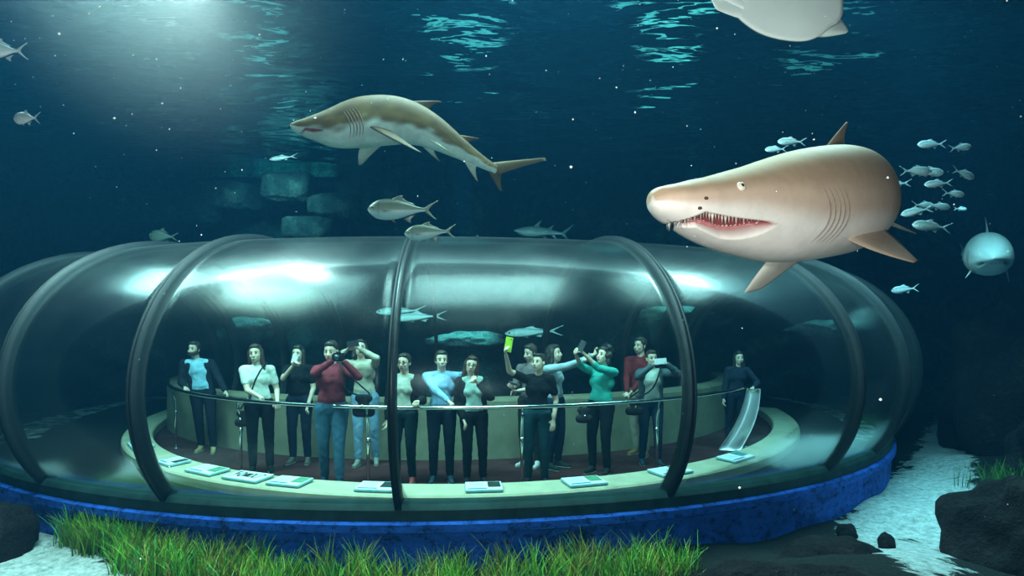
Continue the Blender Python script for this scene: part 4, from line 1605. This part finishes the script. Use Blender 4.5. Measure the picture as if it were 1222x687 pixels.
p_rman = add('man in a dark red sweater and pale trousers standing behind by the parapet', 764, 8.85, 1.66, yaw=-40, top=(0.17, 0.020, 0.022), pants=(0.34, 0.30, 0.22), shoe=(0.25, 0.14, 0.05), hair=(0.045, 0.03, 0.022),
             hand_r=P(748, 468, 8.7), hand_l=P(752, 470, 8.6), elbow_r=(-.6, .4, -1), elbow_l=(.6, -.2, -1), palm_r=(0, -.2, 1), curl=(0.8, 0.8), head=(-12, 0, 0), female=False, sleeve='long', step=0.5)
p_wphone = add('woman in a grey cardigan and white top filming with a white phone', 776, 8.25, 1.50, yaw=4, lean=(0.02, 0), top=(0.48, 0.52, 0.46), jacket=(0.07, 0.10, 0.11), pants=(0.010, 0.028, 0.050), shoe=(0.02, 0.05, 0.07),
               hair=(0.05, 0.03, 0.02), hand_r=P(778, 436, 7.98), hand_l=P(796, 434, 7.98), elbow_r=(-1, 0, -.8), elbow_l=(1, 0, -.6), palm_r=(1, -.4, 0), palm_l=(-1, -.4, 0), curl=(0.7, 0.7), head=(4, 0, 0), style='tied', sleeve='short', step=0.4)
p_dark = add('long-haired woman in dark navy clothes standing alone at the right end of the rail', 876, 9.55, 1.44, yaw=-4, lean=(0.08, 0), top=(0.012, 0.020, 0.034), pants=(0.006, 0.012, 0.024), shoe=(0.02, 0.02, 0.02),
             hair=(0.018, 0.014, 0.012), hand_l=P(899, 462, 9.3), hand_r=P(862, 486, 9.4), elbow_l=(1, .3, -.6), palm_l=(0, -.2, -1), curl=(1.0, 0.5), head=(4, 0, 0), style='long', sleeve='long', skirt=True)
# ------------------------------------------------------------------ handrail
rail = empty('handrail', (EC.x, EC.y - RB, 0))
tag(rail, 'curved chrome handrail on slim posts in front of the visitors', 'railing')
ro = Vector((EC.x, EC.y - RB, 0))
T0, T1 = -1.02, 1.02
tube_obj('rail', [ell(RA, RB, T0 + (T1 - T0) * i / 90, RZ) - ro for i in range(91)], 0.024, M_CHROME, rail, 12)
for px in (205, 283, 437, 624, 787, 893):
    t = rail_at(px)
    q = t - ro
    dn = (Vector((EC.x, EC.y, 0)) - Vector((t.x, t.y, 0))).normalized()
    post = tube_obj('post', [Vector((q.x, q.y, 0.012)) + dn * 0.06, Vector((q.x, q.y, 0.55)) + dn * 0.06, Vector((q.x, q.y, 0.74)) + dn * 0.05, Vector((q.x, q.y, 0.80)) + dn * 0.02, Vector((q.x, q.y, RZ - 0.015))],
                    [0.019, 0.019, 0.019, 0.016, 0.016], M_CHROME, rail, 10)
    tube_obj('foot_plate', [Vector((q.x, q.y, 0.012)) + dn * 0.06, Vector((q.x, q.y, 0.024)) + dn * 0.06], 0.05, M_CHROME, post, 12)
    tube_obj('collar', [Vector((q.x, q.y, 0.54)) + dn * 0.06, Vector((q.x, q.y, 0.58)) + dn * 0.06], 0.025, M_CHROME, post, 10)

# added panel shaped to the refracted glare at the right end of the rail
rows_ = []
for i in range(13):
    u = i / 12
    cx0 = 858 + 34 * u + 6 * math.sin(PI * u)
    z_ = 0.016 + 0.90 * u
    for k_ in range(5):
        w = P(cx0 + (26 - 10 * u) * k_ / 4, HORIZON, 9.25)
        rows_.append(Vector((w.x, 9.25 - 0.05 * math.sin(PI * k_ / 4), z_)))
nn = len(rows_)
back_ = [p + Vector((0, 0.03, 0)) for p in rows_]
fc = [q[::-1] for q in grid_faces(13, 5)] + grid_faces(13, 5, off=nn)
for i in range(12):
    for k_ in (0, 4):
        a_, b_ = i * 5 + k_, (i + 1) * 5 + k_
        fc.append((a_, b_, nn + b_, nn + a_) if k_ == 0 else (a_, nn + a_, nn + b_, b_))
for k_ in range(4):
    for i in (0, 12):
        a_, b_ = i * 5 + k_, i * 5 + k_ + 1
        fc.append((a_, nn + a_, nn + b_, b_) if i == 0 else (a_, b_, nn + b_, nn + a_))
tag(mesh_obj('glare_panel', rows_ + back_, fc, plain('glare_pale', (0.80, 0.78, 0.82), 0.30, 0.55, 0.5, 0.05, 3)),
    'added pale panel imitating refracted glare beside the lone woman at the right end of the rail', 'panel')

# ------------------------------------------------------------------ placards on the ledge
M_BOARD = plain('placard_board', (0.20, 0.42, 0.46), 0.5)
M_PAPER = plain('placard_paper', (0.80, 0.84, 0.82), 0.5, 0, 0.4, 0.03)
M_PIC = {k: plain('placard_picture_' + k, c, 0.5, 0, 0.4, 0.5, 25) for k, c in dict(green=(0.10, 0.28, 0.16), teal=(0.05, 0.22, 0.24), dark=(0.02, 0.04, 0.04)).items()}
M_STRIP = plain('placard_blue_strip', (0.05, 0.20, 0.42), 0.5)
M_INK = plain('placard_ink', (0.015, 0.015, 0.02), 0.6)


def ledge_t(px, z=0.17):
    cand = []
    for i in range(-1200, 1201):
        t = i / 1200 * 1.3
        w = ell(6.2, 8.1, t, z)
        cand.append((abs(CXP + F_PX * w.x / w.y - px) + 3 * w.y, t))
    return min(cand)[1]


def placard(px, wpx, pic, label, picside=1, glyph=False):
    t = ledge_t(px)
    w = ell(6.2, 8.1, t, 0.165)
    e = ell(6.2, 8.1, t + 0.01, 0.165) - ell(6.2, 8.1, t - 0.01, 0.165)
    rz = math.atan2(e.y, e.x)
    o = empty('placard', w, rz)
    o.rotation_euler = (math.radians(4), 0, rz)
    tag(o, label, 'placard', 'placards on the stone ledge')
    W_ = wpx / F_PX * w.y / max(0.5, abs(math.cos(rz)))
    D_ = 0.27
    bm_obj('board', box_bm(W_, D_, 0.022, 0.004, (0, 0, 0.016)), M_BOARD, o)
    bm_obj('sheet', box_bm(W_ * 0.97, D_ * 0.95, 0.004, 0, (0, 0, 0.030)), M_PAPER, o)
    if glyph:
        # pictogram row printed on the card
        x = -0.36 * W_
        for kind in ('bolt', 'ring', 'block', 'cross', 'hook'):
            bm = bmesh.new()
            if kind == 'block':
                bmesh.ops.create_grid(bm, x_segments=1, y_segments=1, size=0.028)
            elif kind == 'ring':
                for i in range(12):
                    a = 2 * PI * i / 12
                    q = bm.verts.new((0.026 * math.cos(a), 0.040 * math.sin(a), 0)), bm.verts.new((0.013 * math.cos(a), 0.022 * math.sin(a), 0))
                bm.verts.ensure_lookup_table()
                for i in range(12):
                    j = (i + 1) % 12
                    bm.faces.new((bm.verts[2 * i], bm.verts[2 * j], bm.verts[2 * j + 1], bm.verts[2 * i + 1]))
            else:
                lines = {'bolt': [((-.02, .03), (.012, .05)), ((.012, .05), (-.008, 0)), ((-.008, 0), (.02, .01)), ((.02, .01), (-.012, -.05))],
                         'cross': [((-.022, -.04), (.022, .04)), ((-.022, .04), (.022, -.04))],
                         'hook': [((-.018, -.04), (.0, .04)), ((.0, .04), (.022, .02))]}[kind]
                for (x0, y0), (x1, y1) in lines:
                    d_ = Vector((x1 - x0, y1 - y0, 0)).normalized()
                    n_ = Vector((-d_.y, d_.x, 0)) * 0.006
                    a, b = Vector((x0, y0, 0)), Vector((x1, y1, 0))
                    bm.faces.new([bm.verts.new(q) for q in (a - n_, b - n_, b + n_, a + n_)])
            bmesh.ops.scale(bm, vec=(1.5, 1.9, 1), verts=bm.verts)
            bmesh.ops.translate(bm, vec=(x, 0.01, 0.0345), verts=bm.verts)
            bm_obj('symbol', bm, M_INK, o)
            x += 0.175 * W_
        return o
    bm_obj('picture', box_bm(W_ * 0.34, D_ * 0.62, 0.004, 0, (picside * W_ * 0.28, 0.03, 0.0335)), M_PIC[pic], o)
    bm_obj('heading_strip', box_bm(W_ * 0.52, D_ * 0.10, 0.003, 0, (-picside * W_ * 0.18, -D_ * 0.34, 0.0335)), M_STRIP, o)
    for k in range(4):
        ln = W_ * (0.42 - 0.05 * (k % 2))
        bm_obj('text_line', box_bm(ln, 0.008, 0.002, 0, (-picside * W_ * 0.20, 0.085 - 0.036 * k, 0.0335)), plain('placard_grey_text', (0.45, 0.50, 0.50), 0.6), o)
    return o


placard(168, 30, 'teal', 'placard at the far left of the ledge before the left rib')
placard(208, 26, 'dark', 'placard just right of the left rib')
placard(248, 42, 'green', 'placard in front of the bearded man, with a green picture')
placard(296, 50, 'dark', 'placard with a row of black symbols', glyph=True)
placard(346, 44, 'green', 'placard left of the woman in the maroon hoodie\'s feet')
placard(450, 46, 'dark', 'placard directly left of the central rib')
placard(577, 44, 'dark', 'placard right of the central rib below the embracing couple')
placard(697, 46, 'green', 'placard below the woman in the turquoise top')
placard(800, 42, 'teal', 'placard half behind the right-hand rib')
placard(878, 36, 'teal', 'rightmost placard on the ledge by the added glare panel')

# ------------------------------------------------------------------ phones, cameras, bags
M_BLACKP = plain('black_plastic', (0.012, 0.012, 0.014), 0.35)
M_LENSG = plain('lens_glass', (0.03, 0.05, 0.08), 0.05, 0, 0.9)


def device(kind, name, loc_, face, up, w, h, t, col, label):
    """a flat phone or a small camera; face = direction its lens looks"""
    o = empty(name, loc_)
    f_ = Vector(face).normalized()
    u = Vector(up)
    u = (u - f_ * u.dot(f_)).normalized()
    x = u.cross(f_)
    o.matrix_world = Matrix.Translation(Vector(loc_)) @ Matrix((x, -f_, u)).transposed().to_4x4()
    tag(o, label, kind)
    m = plain(name + '_%d_%d_%d' % tuple(int(c * 255) for c in col), col, 0.35, 0, 0.5, 0.05)
    bm_obj('body', box_bm(w, t, h, min(t, w) * 0.25, seg=2), m, o)
    if kind == 'camera':
        tube_obj('lens', [Vector((0, -t / 2, 0)), Vector((0, -t / 2 - 0.03, 0)), Vector((0, -t / 2 - 0.05, 0))], [h * .40, h * .38, h * .34], M_BLACKP, o, 14)
        tube_obj('lens_glass', [Vector((0, -t / 2 - 0.048, 0)), Vector((0, -t / 2 - 0.052, 0))], h * .28, M_LENSG, o, 14)
        bm_obj('viewfinder', box_bm(w * .3, t * .7, h * .28, .004, (0, 0, h * .58)), m, o)
    else:
        bm_obj('screen', box_bm(w * .88, .002, h * .88, 0, (0, t / 2 + .001, 0)), M_BLACKP, o)
        tube_obj('lens', [Vector((w * .3, -t / 2, h * .38)), Vector((w * .3, -t / 2 - .002, h * .38))], .006, M_BLACKP, o, 10)
    return o


CAMV = Vector((0, -1, 0))
device('phone', 'phone', P(607, 411, 6.93), (-.35, -1, -.1), (.22, 0, 1), .085, .165, .012, (0.50, 0.78, 0.05), 'lime-green phone held high by the woman in the black T-shirt')
device('phone', 'phone', p_black['wr'] + Vector((0.04, -0.03, 0.10)), (0.2, -1, 0), (.3, 0, 1), .065, .125, .010, (0.75, 0.75, 0.72), 'small white phone in front of the face of the woman in black')
device('camera', 'camera', P(404, 426, 6.80), (0, -1, 0), (0, 0, 1), .14, .09, .06, (0.012, 0.012, 0.014), 'black camera at the eye of the woman in the maroon hoodie')
device('phone', 'phone', P(421, 410, 7.92), (0, -1, .1), (1, 0, .15), .075, .15, .012, (0.02, 0.02, 0.025), 'dark phone held aloft by the person in the cream sweater')
device('phone', 'phone', P(614, 458, 7.85), (-.3, -.5, -1), (-1, 0, .2), .07, .14, .011, (0.05, 0.05, 0.06), 'dark phone held low by the brown-haired person in grey')
device('camera', 'camera', P(724, 414, 7.80), (.2, -1, .2), (0, 0, 1), .12, .08, .05, (0.015, 0.018, 0.02), 'black camera at the end of the pale grey sleeve')
device('phone', 'phone', P(694, 413, 7.40), (-.3, -1, 0), (.5, 0, 1), .072, .14, .010, (0.06, 0.07, 0.08), 'phone clasped in both hands of the woman in turquoise')
device('phone', 'phone', P(788, 431, 7.86), (0, -1, 0), (1, 0, .08), .075, .155, .011, (0.85, 0.86, 0.88), 'white phone held sideways by the woman in the grey cardigan')

M_BAG = plain('bag_leather', (0.012, 0.010, 0.011), 0.6, 0, 0.3, 0.3, 12)


def bag(loc_, w, h, strap_pts, label):
    o = empty('shoulder_bag', loc_)
    tag(o, label, 'bag')
    V, Fc = [], []
    round_cone(V, Fc, (-w * .3, 0, -h * .28), w * .26, (w * .3, 0, -h * .28), w * .26, .5, (0, 1, 0))
    round_cone(V, Fc, (-w * .24, 0, h * .22), w * .20, (w * .24, 0, h * .22), w * .20, .42, (0, 1, 0))
    round_cone(V, Fc, (0, 0, -h * .28), w * .30, (0, 0, h * .22), w * .22, .5, (0, 1, 0))
    remesh('pouch', V, Fc, M_BAG, o, .012, 2)
    sp = catmull([tuple(Vector(p) - Vector(loc_)) for p in strap_pts], 24)
    tube_obj('strap', sp, .011, M_BAG, o, 6)
    tube_obj('buckle', [Vector((0, -.07, -.01)), Vector((0, -.085, -.01))], .014, M_CHROME, o, 8)


q = p_red
bc = P(434, 482, 7.02)
bag(bc, .24, .30, [bc + Vector((-.07, 0, .10)), q['J'](.19, -.13, 1.15), q['J'](.13, -.06, 1.44), q['J'](.16, .12, 1.30), bc + Vector((.03, .10, .12)), bc + Vector((.05, 0, .10))], 'black shoulder bag hanging beside the woman in the maroon hoodie')
q = p_wphone
bc = P(757, 484, 8.05)
bag(bc, .22, .24, [bc + Vector((.06, 0, .10)), q['J'](-.02, -.17, 1.15), q['J'](.10, -.10, 1.40), q['J'](.12, .08, 1.40), q['J'](-.10, .17, 1.1), bc + Vector((-.05, .05, .10))], 'black crossbody bag on the woman in the grey cardigan')
q = p_white
bc = P(290, 498, 7.72)
bag(bc, .20, .22, [bc + Vector((.05, 0, .10)), q['J'](-.03, -.16, 1.20), q['J'](.10, -.09, 1.42), q['J'](.12, .08, 1.40), q['J'](-.08, .16, 1.1), bc + Vector((-.05, .05, .10))], 'small black bag at the hip of the woman in the white blouse')
q = p_teal
bc = P(697, 494, 7.62)
bag(bc, .20, .20, [bc + Vector((-.05, 0, .08)), bc + Vector((0, -.02, .15)), bc + Vector((.06, 0, .08))], 'black belt bag at the hip of the woman in turquoise')

# ------------------------------------------------------------------ seabed dressing: rocks, stones, seagrass, floating specks


def rock(name, loc_, sx, sy, sz, mat, label, seed, cat='rock', group=None, nsub=4, amp=0.22, boxy=1.0):
    bm = bmesh.new()
    bmesh.ops.create_icosphere(bm, subdivisions=nsub, radius=1)
    r = random.Random(seed)
    ph = [r.uniform(0, 6.28) for _ in range(9)]
    for v_ in bm.verts:
        p = v_.co.normalized()
        n_ = (math.sin(2.1 * p.x + ph[0]) * math.cos(2.3 * p.y + ph[1]) + 0.6 * math.sin(4.3 * p.y + ph[2]) * math.sin(4.1 * p.z + ph[3])
              + 0.35 * math.sin(9 * p.x + ph[4]) * math.cos(8.5 * p.z + ph[5]) + 0.18 * math.sin(19 * p.y + ph[6]) * math.cos(17 * p.x + ph[7]))
        g = Vector([math.copysign(abs(t_) ** boxy, t_) for t_ in p])
        q = g * (1 + amp * n_)
        v_.co = (q.x * sx, q.y * sy, q.z * sz)
    o = bm_obj(name, bm, mat, None, True)
    o.location = loc_
    return tag(o, label, cat, group)


def G(px, py):
    d = (EYE + 0.5) * F_PX / (py - HORIZON)
    w = P(px, HORIZON, d)
    return Vector((w.x, d, ground_z(w.x, d)))


rock('rock', Vector((-5.30, 6.35, -0.45)), .34, .45, .56, M_ROCKD, 'dark purplish rock at the lower left edge', 3)
rock('rock', Vector((5.15, 5.9, -0.45)), .80, .75, .85, M_ROCKD, 'large dark rock at the lower right corner', 5, nsub=5)
rock('rock', Vector((8.25, 8.7, -0.4)), 1.25, 1.1, 1.0, M_ROCKD, 'dark rock mass behind the right sand channel', 8, nsub=5)
rock('rock', Vector((9.0, 11.0, 0.4)), 1.5, 1.3, 2.3, M_ROCKD, 'tall dark rock pillar at the far right', 9, nsub=5)
rock('rock', Vector((2.15, 5.15, -0.62)), .95, .55, .42, M_ROCKD, 'low dark mound in front of the tunnel base', 12, nsub=5)
rock('rock', Vector((3.0, 5.9, -0.60)), .75, .5, .36, M_ROCKD, 'low dark mound beside the right sand channel', 14, nsub=5)
for px, py, s, sd in ((1058, 662, .085, 1), (1010, 642, .09, 2)):
    rock('stone', G(px, py) + Vector((0, 0, s * .5)), s, s, s * 1.2, M_ROCKD, ('black stone lying alone on the white sand' if sd == 1 else 'brownish stone at the edge of the white sand'), 20 + sd, 'stone', nsub=3)
for i, (px, py, s, lab) in enumerate(((188, 668, .13, 'largest grey stone among the seagrass at the lower left'), (222, 682, .09, 'grey stone right of the largest one in the seagrass'),
                                       (74, 632, .10, 'mossy stone at the left edge of the seagrass'), (60, 614, .05, 'small mossy stone above the mossy stone by the sand'),
                                       (160, 680, .09, 'brown stone left of the largest grey stone'), (95, 640, .10, 'dark stone between sand and seagrass'))):
    rock('stone', G(px, py) + Vector((0, 0, s * .45)), s * 1.2, s, s * .9, M_ROCKG, lab, 40 + i, 'stone', 'stones by the seagrass', 3)

# blocks of the built rock face behind the tunnel
for i, (px, py, d, sx, sz) in enumerate(((345, 225, 16.0, 1.1, .8), (400, 248, 15.8, 1.2, .6), (455, 235, 16.0, 1.0, .9), (372, 275, 15.6, 1.1, .6), (200, 250, 16.0, 2.2, .8), (270, 235, 16.2, 1.3, .7))):
    rock('rock_block', P(px, py, d), sx * .55, .5, sz * .5, M_ROCKW, ['squarish dark block below the shark\'s snout', 'dark block under the pale belly of the left shark', 'dark block behind the larger jack', 'low dark block just above the tunnel roof',
         'long dark block on the far left rock face', 'dark block left of the shark\'s snout'][i], 60 + i, 'rock', 'blocks of the back wall', 4, 0.10, 0.42)
# pale ledges added so the water surface mirrors bright patches
M_PALE = mk_rock('added_ledge_pale', (0.25, 0.30, 0.27), (0.62, 0.68, 0.63), (0.80, 0.84, 0.80), 1.5)
for i, (x_, z_, sx, lab) in enumerate(((4.15, 2.2, .85, 'pale ledge added for water reflections behind the glass near the man in the red sweater'), (-1.35, 1.5, .95, 'pale ledge added for water reflections behind the embracing couple'),
                                       (-6.7, 1.9, .6, 'pale ledge added for water reflections behind the glass at the left'), (8.3, 1.8, .9, 'pale ledge added for water reflections behind the glass at the right'))):
    rock('added_ledge', Vector((x_, 16.2, z_)), sx, .6, .22, M_PALE, lab, 80 + i, 'rock', 'ledges added for water reflections', 4, 0.25)
# weathered waterline beam along the back wall, left
bmw = box_bm(7.2, .25, .42, .05, seg=2)
bo = bm_obj('waterline_beam', bmw, mk_rock('algae_beam', (0.008, 0.04, 0.035), (0.03, 0.20, 0.17), (0.10, 0.42, 0.34), 1.6))
bo.location = P(240, 202, 16.6)
tag(bo, 'algae-green waterline beam along the back wall at the upper left', 'beam')

# seagrass: blades nobody could count
v, f, cl = [], [], []
rr = random.Random(11)


def blade(x, y, z, h, lean_a, lean, w, c):
    off = len(v)
    n_ = 6
    ca, sa = math.cos(lean_a), math.sin(lean_a)
    fa = rr.uniform(0, PI)
    wx_, wy_ = math.cos(fa), math.sin(fa)
    for i in range(n_ + 1):
        t = i / n_
        cx_, cy_ = x + ca * lean * t * t, y + sa * lean * t * t
        cz = z + h * t * (1 - 0.18 * lean / max(h, .01) * t)
        ww = w * (1 - t ** 1.6) + 0.0008
        v.append((cx_ - wx_ * ww, cy_ - wy_ * ww, cz))
        v.append((cx_ + ca * 0.003, cy_ + sa * 0.003, cz + 0.001))
        v.append((cx_ + wx_ * ww, cy_ + wy_ * ww, cz))
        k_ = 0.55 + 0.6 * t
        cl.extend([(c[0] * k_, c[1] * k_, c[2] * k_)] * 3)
    for i in range(n_):
        for j in (0, 1):
            a = off + 3 * i + j
            f.append((a, a + 1, a + 4, a + 3))


def grass_band(ph0, ph1, r0, r1, n_clump, hmin, hmax):
    for _ in range(n_clump):
        ph = rr.uniform(ph0, ph1)
        r = R0 + rr.uniform(r0, r1)
        c = ring(r, ph, 0)
        if patch_dist(c.x, c.y) > 0.12:
            continue
        hh = rr.uniform(hmin, hmax)
        base_c = rr.choice(((0.14, 0.40, 0.03), (0.26, 0.46, 0.03), (0.07, 0.28, 0.05), (0.34, 0.40, 0.05), (0.14, 0.46, 0.04), (0.24, 0.20, 0.04)))
        la = rr.uniform(0, 2 * PI)
        for _ in range(rr.randint(9, 16)):
            x, y = c.x + rr.gauss(0, .045), c.y + rr.gauss(0, .045)
            a = la + rr.uniform(-1.4, 1.4)
            h_ = hh * rr.uniform(.45, 1.15)
            blade(x, y, ground_z(x, y) - .02, h_, a, h_ * rr.uniform(.1, .6), rr.uniform(.004, .008), base_c)


grass_band(phi_of_px(90, SILL_R), phi_of_px(190, SILL_R), .08, .28, 110, .30, .44)
grass_band(phi_of_px(190, SILL_R), phi_of_px(330, SILL_R), .12, .70, 190, .28, .42)
grass_band(phi_of_px(330, SILL_R), phi_of_px(770, SILL_R), .30, 1.05, 340, .28, .42)
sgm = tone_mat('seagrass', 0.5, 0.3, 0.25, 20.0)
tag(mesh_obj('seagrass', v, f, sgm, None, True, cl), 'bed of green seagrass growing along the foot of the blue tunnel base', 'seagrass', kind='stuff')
v, f, cl = [], [], []
for _ in range(26):
    c = Vector((6.85 + rr.gauss(0, .18), 8.7 + rr.gauss(0, .2), 0))
    for _ in range(10):
        x, y = c.x + rr.gauss(0, .04), c.y + rr.gauss(0, .04)
        h_ = rr.uniform(.2, .42)
        blade(x, y, ground_z(x, y) - .02, h_, rr.uniform(0, 6.28), h_ * rr.uniform(.1, .5), rr.uniform(.004, .008), (0.07, 0.20, 0.04))
tag(mesh_obj('seagrass', v, f, sgm, None, True, cl), 'small dark tuft of seagrass beside the right sand channel', 'seagrass', kind='stuff')

# specks drifting in the water
v, f = [], []
for _ in range(340):
    d = rr.uniform(1.6, 7.0)
    px, py = rr.uniform(-20, 1240), rr.uniform(-20, 300 if rr.random() < .75 else 680)
    c = P(px, py, d)
    if math.hypot(c.x - CC.x, c.y - CC.y) < RC + HX + .15 and c.z < 3.0 or c.z < -0.3:
        continue
    s = rr.uniform(.0012, .0032) * (1.7 if rr.random() < .12 else 1)
    o_ = len(v)
    for q in ((1, 0, 0), (-1, 0, 0), (0, 1, 0), (0, -1, 0), (0, 0, 1), (0, 0, -1)):
        v.append((c.x + q[0] * s * rr.uniform(.6, 1.6), c.y + q[1] * s, c.z + q[2] * s * rr.uniform(.6, 1.6)))
    f += [(o_ + a, o_ + b, o_ + e) for a, b, e in ((0, 2, 4), (2, 1, 4), (1, 3, 4), (3, 0, 4), (2, 0, 5), (1, 2, 5), (3, 1, 5), (0, 3, 5))]
tag(mesh_obj('drifting_specks', v, f, plain('speck', (0.9, 0.95, 0.92), 0.5)), 'pale specks drifting in the tank water', 'particles', kind='stuff')

# scattering haze added to give the surface lamp a white glow
mh = Mat('glow_haze')
tc = mh.node('ShaderNodeTexCoord')
gr = mh.node('ShaderNodeTexGradient', gradient_type='QUADRATIC_SPHERE')
mh.link(tc.outputs['Object'], gr.inputs[0])
mm = mh.node('ShaderNodeMath', operation='MULTIPLY')
mh.link(gr.outputs['Fac'], mm.inputs[0])
mm.inputs[1].default_value = 0.16
vsn = mh.node('ShaderNodeVolumeScatter')
vsn.inputs['Color'].default_value = (0.95, 1, 0.98, 1)
vsn.inputs['Anisotropy'].default_value = 0.2
mh.link(mm.outputs[0], vsn.inputs['Density'])
mh.link(vsn.outputs[0], mh.out.inputs[1])
bmh = bmesh.new()
bmesh.ops.create_icosphere(bmh, subdivisions=3, radius=1)
hz = bm_obj('glow_haze', bmh, mh.m)
hz.location = P(226, -40, 6.7)
hz.scale = (2.3, 1.8, 2.3)
tag(hz, 'pale haze added for the glow under the lamp at the upper left', 'haze', kind='stuff')
